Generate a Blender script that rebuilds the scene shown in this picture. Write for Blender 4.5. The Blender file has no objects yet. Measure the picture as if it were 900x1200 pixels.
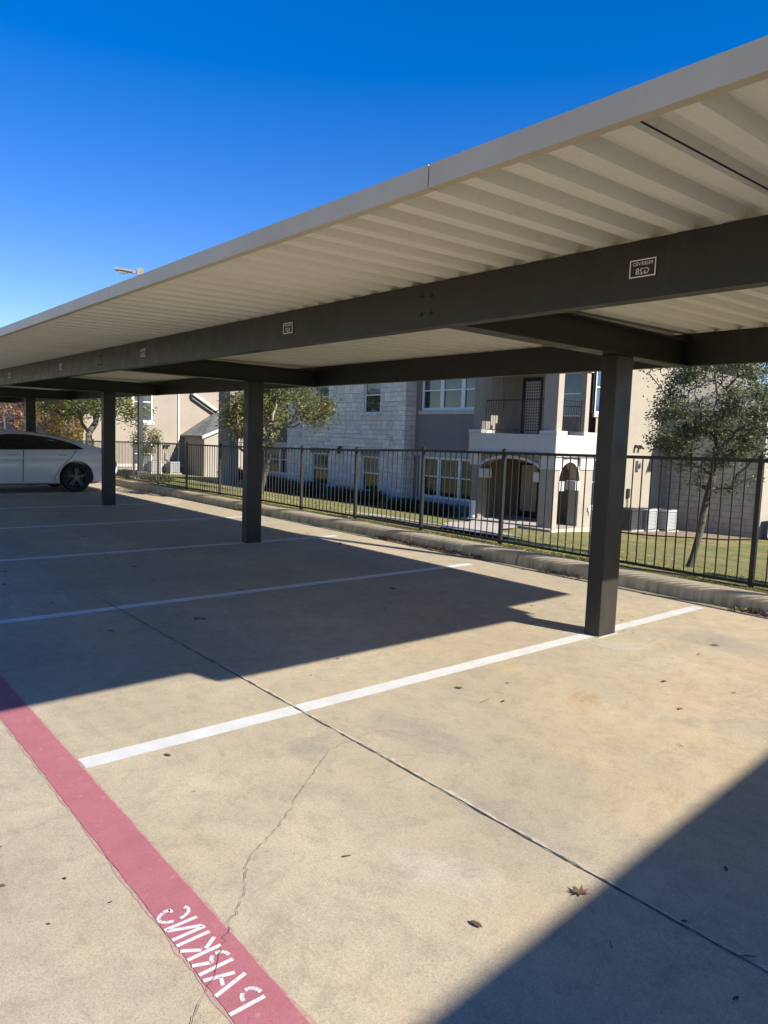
import bpy, bmesh, math, random
import numpy as np
from mathutils import Vector, Matrix, noise as mnoise
R = math.radians
random.seed(7)
rng = np.random.default_rng(7)
SC = bpy.context.scene
COL = SC.collection

# ------------------------------------------------------------------ camera
CH = 1.4865
yaw, pit, rol, FPX = -0.8667, -0.1018, 0.0353, 848.75
fw = Vector((math.sin(yaw)*math.cos(pit), math.cos(yaw)*math.cos(pit), math.sin(pit)))
rt = Vector((math.cos(yaw), -math.sin(yaw), 0)); up = rt.cross(fw)
r2 = math.cos(rol)*rt + math.sin(rol)*up
u2 = -math.sin(rol)*rt + math.cos(rol)*up
cd = bpy.data.cameras.new('camera'); cam = bpy.data.objects.new('camera', cd); COL.objects.link(cam)
cam.matrix_world = Matrix(((r2.x, u2.x, -fw.x, 0), (r2.y, u2.y, -fw.y, 0), (r2.z, u2.z, -fw.z, CH), (0, 0, 0, 1)))
cd.sensor_fit = 'HORIZONTAL'; cd.sensor_width = 36; cd.lens = 36*FPX/900
cd.clip_start = 0.05; cd.clip_end = 5000
SC.camera = cam
# ------------------------------------------------------------------ light
SUN = Vector((1, 0.28, 0.619)).normalized()
SEL = math.asin(SUN.z); SAZ = math.atan2(SUN.x, SUN.y)
W = bpy.data.worlds.new('World'); SC.world = W; W.use_nodes = True
nt = W.node_tree; bg = nt.nodes['Background']
sky = nt.nodes.new('ShaderNodeTexSky'); sky.sky_type = 'NISHITA'; sky.sun_disc = False
sky.sun_elevation = SEL; sky.sun_rotation = SAZ; sky.air_density = 1.0; sky.dust_density = 0.1; sky.ozone_density = 4.0
sky.altitude = 200
hs = nt.nodes.new('ShaderNodeHueSaturation'); hs.inputs['Saturation'].default_value = 1.39; hs.inputs['Hue'].default_value = 0.526
gm = nt.nodes.new('ShaderNodeGamma'); gm.inputs[1].default_value = 0.80
nt.links.new(sky.outputs[0], hs.inputs['Color']); nt.links.new(hs.outputs[0], gm.inputs[0])
nt.links.new(gm.outputs[0], bg.inputs[0]); bg.inputs[1].default_value = 0.116
sl = bpy.data.lights.new('sun', 'SUN'); sl.energy = 5.0; sl.angle = R(0.53); sl.color = (1.0, 0.94, 0.84)
so = bpy.data.objects.new('sun', sl); COL.objects.link(so)
so.rotation_euler = (-SUN).to_track_quat('-Z', 'Y').to_euler(); so.location = SUN*60
SC.view_settings.view_transform = 'Standard'; SC.view_settings.look = 'None'
SC.view_settings.exposure = 1.12; SC.view_settings.gamma = 1.0

# ------------------------------------------------------------------ helpers
OFF = {}
def tag(o, label=None, cat=None, group=None, kind=None):
    if label: o['label'] = label
    if cat: o['category'] = cat
    if group: o['group'] = group
    if kind: o['kind'] = kind
    return o
def empty(name, loc=(0, 0, 0), label=None, cat=None, group=None):
    o = bpy.data.objects.new(name, None); COL.objects.link(o); o.location = loc
    o.empty_display_size = 0.2
    OFF[o.name] = Vector(loc)
    return tag(o, label, cat, group)
def copy_tree(o, parent=None):
    c = o.copy(); COL.objects.link(c)
    if parent: c.parent = parent
    for ch in list(o.children): copy_tree(ch, c)
    return c
class MB:
    def __init__(s): s.v = []; s.f = []
    def add(s, vs, fs):
        n = len(s.v); s.v += [tuple(p) for p in vs]; s.f += [tuple(i+n for i in f) for f in fs]; return s
    def quad(s, a, b, c, d): return s.add([a, b, c, d], [(0, 1, 2, 3)])
    def box(s, x0, x1, y0, y1, z0, z1):
        return s.add([(x0,y0,z0),(x1,y0,z0),(x1,y1,z0),(x0,y1,z0),(x0,y0,z1),(x1,y0,z1),(x1,y1,z1),(x0,y1,z1)],
                     [(3,2,1,0),(4,5,6,7),(0,1,5,4),(1,2,6,5),(2,3,7,6),(3,0,4,7)])
    def prism(s, poly, a0, a1, axis='y', flip=False):
        # poly in the two remaining axes, extruded along axis
        n = len(poly)
        def P(p, a):
            if axis == 'y': return (p[0], a, p[1])
            if axis == 'x': return (a, p[0], p[1])
            return (p[0], p[1], a)
        vs = [P(p, a0) for p in poly]+[P(p, a1) for p in poly]
        fs = [tuple(range(n))[::-1], tuple(range(n, 2*n))]+[(i, (i+1) % n, n+(i+1) % n, n+i) for i in range(n)]
        return s.add(vs, fs)
    def tube(s, p0, p1, r0, r1=None, n=8, cap=True):
        r1 = r0 if r1 is None else r1
        p0, p1 = Vector(p0), Vector(p1); d = p1-p0
        if d.length < 1e-6: return s
        q = d.to_track_quat('Z', 'Y'); vs = []
        for p, r in ((p0, r0), (p1, r1)):
            for i in range(n):
                a = 2*math.pi*i/n
                vs.append(p+q@Vector((r*math.cos(a), r*math.sin(a), 0)))
        fs = [(i, (i+1) % n, n+(i+1) % n, n+i) for i in range(n)]
        if cap: fs += [tuple(range(n))[::-1], tuple(range(n, 2*n))]
        return s.add(vs, fs)
    def lathe(s, prof, c=(0, 0, 0), axis='x', n=32):
        # prof: (radius, along)
        vs = []; m = len(prof)
        for i in range(n):
            a = 2*math.pi*i/n
            for r, h in prof:
                q = (h, r*math.cos(a), r*math.sin(a)) if axis == 'x' else (r*math.cos(a), r*math.sin(a), h)
                vs.append((c[0]+q[0], c[1]+q[1], c[2]+q[2]))
        fs = []
        for i in range(n):
            for j in range(m-1):
                fs.append((i*m+j, ((i+1) % n)*m+j, ((i+1) % n)*m+j+1, i*m+j+1))
        return s.add(vs, fs)
    def build(s, name, mat, parent=None, bevel=0, smooth=False, label=None, kind=None, fix=True):
        me = bpy.data.meshes.new(name)
        rootn = parent
        while rootn is not None and rootn.parent is not None: rootn = rootn.parent
        o_ = OFF.get(rootn.name, Vector((0, 0, 0))) if rootn else Vector((0, 0, 0))
        me.from_pydata([(p[0]-o_.x, p[1]-o_.y, p[2]-o_.z) for p in s.v], [], s.f)
        if fix:
            bm = bmesh.new(); bm.from_mesh(me); bmesh.ops.recalc_face_normals(bm, faces=bm.faces); bm.to_mesh(me); bm.free()
        if smooth:
            me.shade_smooth()
            me.set_sharp_from_angle(angle=R(38))
        if mat: me.materials.append(mat)
        o = bpy.data.objects.new(name, me); COL.objects.link(o)
        if parent: o.parent = parent
        if bevel:
            b = o.modifiers.new('bevel', 'BEVEL'); b.width = bevel; b.segments = 2; b.limit_method = 'ANGLE'; b.angle_limit = R(40)
        return tag(o, label, None, None, kind)

# ------------------------------------------------------------------ materials
class NM:
    def __init__(s, name):
        s.m = bpy.data.materials.new(name); s.m.use_nodes = True; s.t = s.m.node_tree
        s.b = s.t.nodes['Principled BSDF']; s._tc = None
    def n(s, typ, **k):
        nd = s.t.nodes.new(typ)
        for a, v in k.items():
            if a.startswith('i_'):
                key = a[2:]
                nd.inputs[int(key) if key.isdigit() else key.replace('_', ' ')].default_value = v
            else: setattr(nd, a, v)
        return nd
    def l(s, a, b): s.t.links.new(a, b)
    def co(s):
        if not s._tc: s._tc = s.n('ShaderNodeTexCoord').outputs['Object']
        return s._tc
    def mapped(s, scale=(1, 1, 1), loc=(0, 0, 0), rot=(0, 0, 0)):
        m = s.n('ShaderNodeMapping'); m.inputs['Scale'].default_value = scale; m.inputs['Location'].default_value = loc
        m.inputs['Rotation'].default_value = rot
        s.l(s.co(), m.inputs[0]); return m.outputs[0]
    def noise(s, scale, detail=3, rough=.55, vec=None, out='Fac'):
        nd = s.n('ShaderNodeTexNoise'); nd.inputs['Scale'].default_value = scale; nd.inputs['Detail'].default_value = detail
        nd.inputs['Roughness'].default_value = rough
        s.l(vec if vec is not None else s.co(), nd.inputs['Vector']); return nd.outputs[out]
    def ramp(s, f, stops):
        r = s.n('ShaderNodeValToRGB'); e = r.color_ramp.elements
        while len(e) < len(stops): e.new(.5)
        for el, (p, c) in zip(e, stops):
            el.position = p; el.color = (c, c, c, 1) if not hasattr(c, '__len__') else (*c, 1)
        s.l(f, r.inputs[0]); return r.outputs[0]
    def mix(s, f, a, b, mode='MIX'):
        m = s.n('ShaderNodeMix', data_type='RGBA', blend_type=mode)
        for sock, v in ((m.inputs[0], f), (m.inputs[6], a), (m.inputs[7], b)):
            if hasattr(v, 'node'): s.l(v, sock)
            elif hasattr(v, '__len__'): sock.default_value = (*v, 1)
            else: sock.default_value = v if sock == m.inputs[0] else (v, v, v, 1)
        return m.outputs[2]
    def math(s, op, a, b=None, clamp=False):
        m = s.n('ShaderNodeMath', operation=op); m.use_clamp = clamp
        for i, v in enumerate((a, b)):
            if v is None: continue
            if hasattr(v, 'node'): s.l(v, m.inputs[i])
            else: m.inputs[i].default_value = v
        return m.outputs[0]
    def blob(s, x, y, rx, ry, vec):
        # soft irregular stain mask centred at (x, y)
        m = s.n('ShaderNodeVectorMath', operation='SUBTRACT'); s.l(vec, m.inputs[0]); m.inputs[1].default_value = (x, y, 0)
        k = s.n('ShaderNodeVectorMath', operation='MULTIPLY'); s.l(m.outputs[0], k.inputs[0]); k.inputs[1].default_value = (1/rx, 1/ry, 0)
        ln = s.n('ShaderNodeVectorMath', operation='LENGTH'); s.l(k.outputs[0], ln.inputs[0])
        return s.ramp(ln.outputs['Value'], [(0, 1), (.45, .65), (1, 0)])
    def bump(s, h, strength=.3, dist=.01, prev=None):
        b = s.n('ShaderNodeBump'); b.inputs['Strength'].default_value = strength; b.inputs['Distance'].default_value = dist
        s.l(h, b.inputs['Height'])
        if prev is not None: s.l(prev, b.inputs['Normal'])
        return b.outputs[0]
    def set(s, col=None, rough=None, normal=None, metal=None, spec=None):
        for key, v in (('Base Color', col), ('Roughness', rough), ('Metallic', metal), ('Specular IOR Level', spec)):
            if v is None: continue
            if hasattr(v, 'node'): s.l(v, s.b.inputs[key])
            else: s.b.inputs[key].default_value = (*v, 1) if hasattr(v, '__len__') else v
        if normal is not None: s.l(normal, s.b.inputs['Normal'])
        return s.m
def plain(name, col, rough=.6, var=.12, scale=3, metal=0, bump=0, bscale=60, spec=.4):
    m = NM(name)
    f = m.ramp(m.noise(scale, 5, .6), [(.3, 0), (.7, 1)])
    c = m.mix(f, tuple(v*(1-var) for v in col), tuple(min(1, v*(1+var)) for v in col))
    nn = m.bump(m.noise(bscale, 3), bump, .004) if bump else None
    return m.set(c, rough, nn, metal, spec)

def concrete(name, base=(.455, .385, .268), lot=True):
    m = NM(name); co = m.co()
    warp = m.noise(1.3, 4, .6, out='Color')
    wv = m.n('ShaderNodeVectorMath', operation='MULTIPLY_ADD'); m.l(warp, wv.inputs[0]); wv.inputs[1].default_value = (.6, .6, 0); m.l(co, wv.inputs[2])
    wv2 = m.n('ShaderNodeVectorMath', operation='SUBTRACT'); m.l(wv.outputs[0], wv2.inputs[0]); wv2.inputs[1].default_value = (.3, .3, 0)
    wc = wv2.outputs[0]
    big = m.ramp(m.noise(.55, 6, .62, wc), [(.34, 0), (.66, 1)])
    c = m.mix(big, tuple(v*.80 for v in base), tuple(v*1.08 for v in base))
    mid = m.ramp(m.noise(3.1, 6, .68, wc), [(.35, 0), (.68, 1)])
    c = m.mix(mid, m.mix(.5, c, (base[0]*.70, base[1]*.72, base[2]*.78)), c)
    yel = m.ramp(m.noise(.8, 5, .6, m.mapped((.6, 1.1, 1), (5, 2, 0))), [(.5, 0), (.72, .55)])
    c = m.mix(yel, c, (base[0]*1.12, base[1]*1.0, base[2]*.80))
    if lot:
        stains = [(-2.45, 5.55, .75, .30, (.27, .245, .205), .8), (-2.05, 4.15, .5, .5, (.50, .345, .17), .45), (-2.35, 3.55, .10, .12, (.42, .25, .11), .55),
                  (-2.55, 2.42, .42, .22, (.25, .225, .19), .75), (-2.75, 1.95, .18, .14, (.23, .21, .18), .7), (-1.75, 2.22, .45, .18, (.27, .24, .20), .6),
                  (-2.9, 3.3, .55, .4, (.29, .255, .20), .5), (-1.65, 1.75, .22, .14, (.50, .45, .37), .6), (-1.9, 4.9, .6, .8, (.50, .37, .21), .5),
                  (-3.35, 5.8, .6, .5, (.5, .38, .23), .4), (-3.5, 4.3, .7, .3, (.30, .26, .21), .4), (-2.05, .42, .5, .25, (.30, .27, .23), .5),
                  (-5.2, 2.3, 1.2, .4, (.26, .24, .21), .5), (-6.5, 5.2, 1.4, .7, (.27, .25, .21), .5), (-2.3, 4.5, .06, .07, (.38, .22, .1), .6)]
        brk = m.noise(7, 5, .7)
        for x, y, rx, ry, cc, a in stains:
            bm_ = m.blob(x, y, rx, ry, wc)
            f = m.math('MULTIPLY', bm_, m.ramp(brk, [(.3, a*.35), (.62, a)]))
            c = m.mix(f, c, cc)
    dirt = m.noise(9, 8, .78, wc)
    c = m.mix(1.0, c, m.ramp(dirt, [(.33, (.80, .80, .80)), (.50, (1, 1, 1)), (.70, (1.07, 1.06, 1.04))]), 'MULTIPLY')
    smut = m.math('MULTIPLY', m.ramp(m.noise(1.7, 6, .7, m.mapped((1, .55, 1), (3, 9, 0))), [(.50, 0), (.66, 1)]), m.ramp(m.noise(24, 6, .8), [(.42, 0), (.62, .6)]))
    c = m.mix(smut, c, (base[0]*.50, base[1]*.52, base[2]*.58))
    # fine grain, sand specks and broom finish
    g1 = m.noise(260, 2, .6); g2 = m.noise(90, 4, .7)
    c = m.mix(1.0, c, m.ramp(g1, [(.32, (.68, .67, .66)), (.5, (1, 1, 1)), (.70, (1.1, 1.1, 1.1))]), 'MULTIPLY')
    c = m.mix(1.0, c, m.ramp(g2, [(.28, (.76, .75, .74)), (.55, (1, 1, 1))]), 'MULTIPLY')
    vo = m.n('ShaderNodeTexVoronoi'); vo.inputs['Scale'].default_value = 55; m.l(co, vo.inputs['Vector'])
    spk = m.math('MULTIPLY', m.ramp(vo.outputs['Distance'], [(.10, 1), (.17, 0)]), m.ramp(m.noise(5, 3), [(.5, 0), (.62, .55)]))
    c = m.mix(spk, c, (.12, .10, .085))
    broom = m.noise(1, 4, .7, m.mapped((230, 9, 1), rot=(0, 0, R(6))))
    h = m.math('ADD', m.math('MULTIPLY', broom, .8), m.math('MULTIPLY', g2, 1.0))
    h = m.math('ADD', h, m.math('MULTIPLY', g1, .45))
    return m.set(c, .88, m.bump(h, .22, .0028), spec=.25)

M = {}
M['lot'] = concrete('lot_concrete')
def kerbmat():
    m = NM('kerb_concrete')
    streak = m.noise(1, 5, .7, m.mapped((14, 3, 1.2)))
    c = m.mix(m.ramp(m.noise(1.6, 5, .65), [(.3, 0), (.7, 1)]), (.54, .445, .305), (.70, .59, .425))
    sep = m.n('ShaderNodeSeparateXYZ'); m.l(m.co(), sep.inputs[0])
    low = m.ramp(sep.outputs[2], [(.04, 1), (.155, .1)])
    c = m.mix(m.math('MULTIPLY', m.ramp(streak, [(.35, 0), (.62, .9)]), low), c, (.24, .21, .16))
    c = m.mix(1.0, c, m.ramp(m.noise(150, 3), [(.3, (.78, .78, .78)), (.55, (1, 1, 1))]), 'MULTIPLY')
    return m.set(c, .9, m.bump(m.noise(120, 4), .5, .003), spec=.2)
M['kerb'] = kerbmat()
def paintmat(name, col, under=(.40, .34, .25), wear=.5):
    m = NM(name)
    c = m.mix(m.ramp(m.noise(6, 5, .65), [(.3, 0), (.72, 1)]), tuple(v*.82 for v in col), col)
    c = m.mix(m.ramp(m.noise(1, 4, .7, m.mapped((120, 8, 1))), [(.3, .28), (.6, 0)]), c, tuple(v*.7 for v in col))
    c = m.mix(m.ramp(m.noise(26, 6, .75), [(wear, 0), (wear+.12, .75)]), c, under)
    c = m.mix(1.0, c, m.ramp(m.noise(230, 2), [(.3, (.82, .82, .82)), (.52, (1, 1, 1))]), 'MULTIPLY')
    return m.set(c, .75, m.bump(m.noise(110, 4, .7), .5, .002), spec=.3)
M['white_paint'] = paintmat('white_line_paint', (.60, .595, .57), wear=.62)
M['shade_white_paint'] = paintmat('worn_white_paint_for_shade', (.66, .655, .63), wear=.60)  # whiter copy of the stripe paint, offsetting the shade under the roof
M['red_paint'] = paintmat('faded_red_line_paint', (.40, .142, .160), (.40, .26, .21), wear=.58)
M['pink_paint'] = paintmat('thin_red_overspray', (.44, .235, .205), wear=.47)
M['letter_paint'] = paintmat('stencil_paint', (.64, .62, .61), (.45, .18, .2), wear=.59)
M['joint'] = plain('joint_dirt', (.055, .048, .04), .95, .4, 20)
M['faint'] = plain('joint_in_shade', (.21, .18, .135), .95, .4, 9)  # paler copy of the joint colour for its stretch in the shade
M['crack'] = plain('crack_shadow', (.11, .095, .075), .95, .4, 20)
M['joint_edge'] = plain('joint_chalk', (.40, .355, .28), .95, .3, 30)
M['patch'] = concrete('footing_concrete', (.45, .395, .30), lot=False)
def steel():
    m = NM('brown_steel_paint')
    c = m.mix(m.ramp(m.noise(2.2, 6, .65), [(.3, 0), (.7, 1)]), (.0165, .014, .0115), (.026, .022, .018))
    c = m.mix(m.ramp(m.noise(1, 6, .75, m.mapped((22, 22, 1.6))), [(.56, 0), (.74, .5)]), c, (.045, .039, .031))
    c = m.mix(m.ramp(m.noise(70, 6, .8), [(.62, 0), (.70, .8)]), c, (.085, .075, .06))
    c = m.mix(m.ramp(m.noise(17, 7, .8), [(.66, 0), (.70, .7)]), c, (.07, .045, .028))
    r = m.ramp(m.noise(6, 5, .7), [(.3, .36), (.7, .58)])
    return m.set(c, r, m.bump(m.noise(5, 4, .6), .08, .012), spec=.4)
M['brown'] = steel()
M['roof'] = None
def roofmat():
    m = NM('almond_roof_sheet')
    c = m.mix(m.ramp(m.noise(1, 4, .6, m.mapped((3, .35, 1))), [(.3, 0), (.7, 1)]), (.70, .685, .58), (.78, .765, .655))
    c = m.mix(m.ramp(m.noise(26, 6, .75), [(.55, 0), (.8, .35)]), c, (.36, .33, .27))
    return m.set(c, .55, m.bump(m.noise(9, 3), .06, .01), spec=.35)
M['roof'] = roofmat()
def fasciamat():
    m = NM('almond_fascia')
    c = m.mix(m.ramp(m.noise(2.5, 5, .6), [(.3, 0), (.7, 1)]), (.47, .405, .285), (.54, .47, .335))
    c = m.mix(m.ramp(m.noise(14, 6, .75, m.mapped((1, 1, .3))), [(.56, 0), (.8, .35)]), c, (.33, .26, .19))
    return m.set(c, .5, None, spec=.4)
M['fascia'] = fasciamat()
M['black'] = plain('black_seam', (.012, .012, .012), .8, .2)
M['bolt'] = plain('bolt_steel', (.02, .018, .016), .55, .2)
M['sign_dark'] = plain('sign_plate', (.022, .017, .016), .45, .15)
M['sign_white'] = plain('sign_white', (.72, .70, .67), .55, .06)
M['fence'] = plain('black_fence_paint', (.015, .0138, .012), .42, .15, 8, spec=.4)
def stucco(name, col, dirt=.10):
    m = NM(name)
    c = m.mix(m.ramp(m.noise(.7, 6, .65), [(.3, 0), (.7, 1)]), tuple(v*(1-dirt) for v in col), tuple(v*(1+dirt*.6) for v in col))
    c = m.mix(m.ramp(m.noise(1, 5, .7, m.mapped((2.5, 2.5, .3))), [(.52, 0), (.75, .3)]), c, tuple(v*.72 for v in col))
    c = m.mix(1.0, c, m.ramp(m.noise(28, 4, .7), [(.3, (.86, .86, .86)), (.6, (1, 1, 1))]), 'MULTIPLY')
    return m.set(c, .93, m.bump(m.noise(38, 5, .75), .6, .015), spec=.15)
M['beige_stucco'] = stucco('beige_stucco', (.295, .26, .205))
M['grey_stucco'] = stucco('taupe_stucco', (.235, .21, .185))
M['dark_stucco'] = stucco('dark_taupe_stucco', (.17, .155, .14))
M['pink_stucco'] = stucco('pinkish_beige_stucco', (.285, .245, .20))
M['white_trim'] = stucco('white_trim', (.48, .465, .435), .05)
M['cream'] = stucco('cream_stucco', (.32, .285, .235))
def stone(name, c1, c2, mortar, bw, bh, axis='xz', ms=.012, rough=.35):
    m = NM(name)
    sep = m.n('ShaderNodeSeparateXYZ'); m.l(m.co(), sep.inputs[0])
    cmb = m.n('ShaderNodeCombineXYZ'); m.l(sep.outputs[0 if axis[0] == 'x' else 1], cmb.inputs[0]); m.l(sep.outputs[2], cmb.inputs[1])
    wn = m.noise(1.4, 3, .6, out='Color')
    wv = m.n('ShaderNodeVectorMath', operation='MULTIPLY_ADD'); m.l(wn, wv.inputs[0]); wv.inputs[1].default_value = (.10, .022, 0); m.l(cmb.outputs[0], wv.inputs[2])
    outs = []
    for k, (sw, sh, off) in enumerate(((1, 1, .5), (.62, 2.0, .37))):
        b = m.n('ShaderNodeTexBrick'); b.offset = off; b.squash = .7 if k == 0 else 1.3; b.squash_frequency = 3
        m.l(wv.outputs[0], b.inputs['Vector'])
        b.inputs['Color1'].default_value = (*c1, 1); b.inputs['Color2'].default_value = (*c2, 1); b.inputs['Mortar'].default_value = (*mortar, 1)
        b.inputs['Scale'].default_value = 1; b.inputs['Mortar Size'].default_value = ms; b.inputs['Mortar Smooth'].default_value = .25
        b.inputs['Bias'].default_value = 0; b.inputs['Brick Width'].default_value = bw*sw; b.inputs['Row Height'].default_value = bh*sh
        outs.append(b)
    sel = m.ramp(m.noise(.9, 2, .5, m.mapped((1, 1, 1.8))), [(.49, 0), (.51, 1)])
    if rough > .2: c = m.mix(sel, outs[0].outputs[0], outs[1].outputs[0])
    else: c = outs[0].outputs[0]
    f = m.math('SUBTRACT', 1.0, outs[0].outputs['Fac'])
    c = m.mix(1.0, c, m.ramp(m.noise(5, 6, .75), [(.28, (.74, .74, .75)), (.62, (1.05, 1.04, 1.0))]), 'MULTIPLY')
    h = m.math('ADD', f, m.math('MULTIPLY', m.noise(22, 5, .7), .9))
    return m.set(c, .92, m.bump(h, .75, .02), spec=.15)
M['stone'] = stone('white_limestone', (.80, .73, .63), (.60, .545, .475), (.44, .40, .35), .62, .21)
M['block'] = stone('tan_block', (.40, .36, .30), (.35, .315, .265), (.24, .215, .18), .62, .235, ms=.010, rough=.1)
M['win_frame'] = plain('white_vinyl', (.70, .70, .68), .45, .05)
M['dark_frame'] = plain('dark_door_frame', (.03, .027, .025), .4, .1)
def glassmat(name, lo, hi, scale=1.2):
    m = NM(name)
    c = m.mix(m.ramp(m.noise(scale, 3, .6), [(.40, 0), (.62, 1)]), lo, hi)
    nn = m.bump(m.noise(1.3, 2), .10, .02)
    return m.set(c, .04, nn, spec=.8)
M['glass'] = glassmat('dark_window_glass', (.008, .009, .011), (.022, .026, .03))
M['pale_glass'] = glassmat('pale_window_glass', (.035, .045, .05), (.10, .12, .125), .8)  # paler, greyer pane colour than the dark glass
M['blue_glass'] = glassmat('sky_window_glass', (.03, .06, .11), (.05, .09, .15))
def lattice():
    m = NM('lattice_glazing')
    sep = m.n('ShaderNodeSeparateXYZ'); m.l(m.co(), sep.inputs[0])
    def lines(o, p, w):
        fr = m.math('FRACT', m.math('MULTIPLY', o, 1/p)); return m.math('LESS_THAN', fr, w)
    g = m.math('MAXIMUM', lines(sep.outputs[0], .11, .25), lines(sep.outputs[2], .11, .25))
    return m.set(m.mix(g, (.10, .105, .11), (.42, .42, .41)), .4)
M['lattice'] = lattice()
M['tan_door'] = plain('tan_door', (.36, .32, .255), .55, .06)
M['brown_wall'] = stucco('brown_porch_wall', (.17, .135, .105))
def shingles():
    m = NM('grey_shingles')
    b = m.n('ShaderNodeTexBrick'); b.inputs['Scale'].default_value = 1; b.inputs['Brick Width'].default_value = .3; b.inputs['Row Height'].default_value = .14
    b.inputs['Color1'].default_value = (.19, .19, .175, 1); b.inputs['Color2'].default_value = (.12, .125, .12, 1); b.inputs['Mortar'].default_value = (.07, .07, .07, 1)
    b.inputs['Mortar Size'].default_value = .012
    m.l(m.mapped((1, 1, 1)), b.inputs['Vector'])
    c = m.mix(1.0, b.outputs[0], m.ramp(m.noise(2, 5, .7), [(.3, (.75, .75, .75)), (.7, (1.1, 1.1, 1.05))]), 'MULTIPLY')
    return m.set(c, .95, m.bump(m.noise(60, 3), .4, .01))
M['shingle'] = shingles()
M['ac'] = plain('pale_grey_enamel', (.33, .34, .335), .5, .07, 4)
M['ac_dark'] = plain('coil_dark', (.10, .105, .105), .6, .2)
M['ac_black'] = plain('dark_enamel', (.03, .03, .03), .5, .1)
M['pole'] = plain('dark_bronze_pole', (.02, .018, .016), .45, .1)
M['lamp_grey'] = plain('grey_lamp_head', (.20, .19, .175), .45, .08)
M['lens'] = plain('lamp_lens', (.35, .35, .33), .3, .05)
M['footing'] = plain('lamp_footing', (.36, .33, .28), .9, .2, 8, bump=.4)
M['galv'] = plain('grey_galvanised', (.30, .30, .29), .4, .1, metal=.3)
def barkmat(name, col):
    m = NM(name)
    c = m.mix(m.ramp(m.noise(1, 6, .75, m.mapped((30, 30, 7))), [(.3, 0), (.65, 1)]), tuple(v*.5 for v in col), tuple(v*1.2 for v in col))
    return m.set(c, .95, m.bump(m.noise(1, 5, .7, m.mapped((45, 45, 9))), .9, .02), spec=.1)
M['bark'] = barkmat('grey_bark', (.12, .105, .085))
M['pale_bark'] = barkmat('pale_grey_bark', (.24, .215, .18))
def leafmat(name, stops, trans=.28):
    m = NM(name)
    g = m.n('ShaderNodeNewGeometry')
    c = m.ramp(g.outputs['Random Per Island'], stops)
    m.set(c, .5, spec=.35)
    tr = m.n('ShaderNodeBsdfTranslucent'); m.l(m.mix(.5, c, tuple(min(1, v*1.7) for v in stops[-1][1])), tr.inputs[0])
    ms = m.n('ShaderNodeMixShader'); ms.inputs[0].default_value = trans
    m.l(m.b.outputs[0], ms.inputs[1]); m.l(tr.outputs[0], ms.inputs[2])
    m.l(ms.outputs[0], m.t.nodes['Material Output'].inputs[0])
    return m.m
M['oak_leaf'] = leafmat('grey_green_leaves', [(0, (.036, .048, .022)), (.5, (.075, .105, .042)), (.85, (.14, .175, .075)), (1, (.28, .28, .16))], .2)
M['green_leaf'] = leafmat('green_yellow_leaves', [(0, (.028, .036, .014)), (.5, (.06, .08, .022)), (.82, (.12, .14, .03)), (1, (.24, .20, .05))], .25)
M['gold_leaf'] = leafmat('yellow_green_leaves', [(0, (.028, .038, .015)), (.5, (.065, .085, .026)), (.86, (.12, .14, .04)), (1, (.30, .22, .05))], .28)
M['rust_leaf'] = leafmat('rust_orange_leaves', [(0, (.12, .04, .015)), (.5, (.30, .11, .035)), (.85, (.42, .19, .07)), (1, (.5, .33, .2))], .3)
M['amber_leaf'] = leafmat('amber_leaves', [(0, (.15, .07, .02)), (.5, (.34, .19, .045)), (1, (.45, .33, .10))], .35)
M['hedge_leaf'] = leafmat('dark_hedge_leaves', [(0, (.010, .014, .007)), (.6, (.022, .03, .013)), (1, (.05, .058, .03))], .1)
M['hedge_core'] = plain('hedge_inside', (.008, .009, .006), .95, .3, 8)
M['blade'] = leafmat('grass_blades', [(0, (.11, .13, .03)), (.4, (.20, .225, .055)), (.72, (.34, .31, .10)), (1, (.46, .40, .19))], .2)
M['litter'] = leafmat('brown_dry_leaves', [(0, (.05, .03, .018)), (.5, (.12, .065, .032)), (1, (.24, .14, .07))], .1)
M['dry_leaf'] = plain('dry_brown_leaf', (.13, .07, .035), .75, .35, 40)
M['dark_leaf'] = plain('dark_dry_leaf', (.06, .042, .028), .8, .35, 40)
def lawnmat():
    m = NM('winter_lawn')
    p = m.ramp(m.noise(.8, 6, .72), [(.42, 0), (.56, 1)])
    c = m.mix(p, (.34, .29, .125), (.12, .185, .04))
    c = m.mix(m.ramp(m.noise(2.6, 6, .75), [(.47, 0), (.58, .9)]), c, (.33, .225, .115))
    c = m.mix(m.ramp(m.noise(30, 5, .75), [(.3, .7), (.6, 0)]), c, (.075, .078, .03))
    c = m.mix(m.ramp(m.noise(90, 3, .7), [(.52, 0), (.72, .6)]), c, (.46, .41, .2))
    return m.set(c, .95, m.bump(m.noise(45, 5, .8), 1.0, .05), spec=.1)
M['lawn'] = lawnmat()
M['mulch'] = plain('bare_soil', (.22, .16, .105), .98, .3, 6, bump=.8, bscale=30)
M['path'] = concrete('path_concrete', (.50, .44, .36), lot=False)
def groundmat():
    m = NM('distant_ground')
    return m.set(m.mix(m.ramp(m.noise(.05, 5), [(.4, 0), (.6, 1)]), (.16, .14, .08), (.11, .12, .05)), .95)
M['ground'] = groundmat()
M['car_white'] = None
def carpaint():
    m = NM('white_car_paint'); m.set((.54, .55, .555), .28, spec=.5)
    m.b.inputs['Coat Weight'].default_value = .7; m.b.inputs['Coat Roughness'].default_value = .05; return m.m
M['car_white'] = carpaint()
M['car_glass'] = plain('tinted_glass', (.004, .004, .005), .05, .1, spec=.6)
M['rubber'] = plain('tyre_rubber', (.012, .012, .012), .8, .2, 20)
M['rim'] = plain('dark_alloy', (.02, .02, .021), .35, .1, metal=.2)
M['rim_light'] = plain('polished_alloy', (.12, .12, .12), .35, .05, metal=.2)
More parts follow.
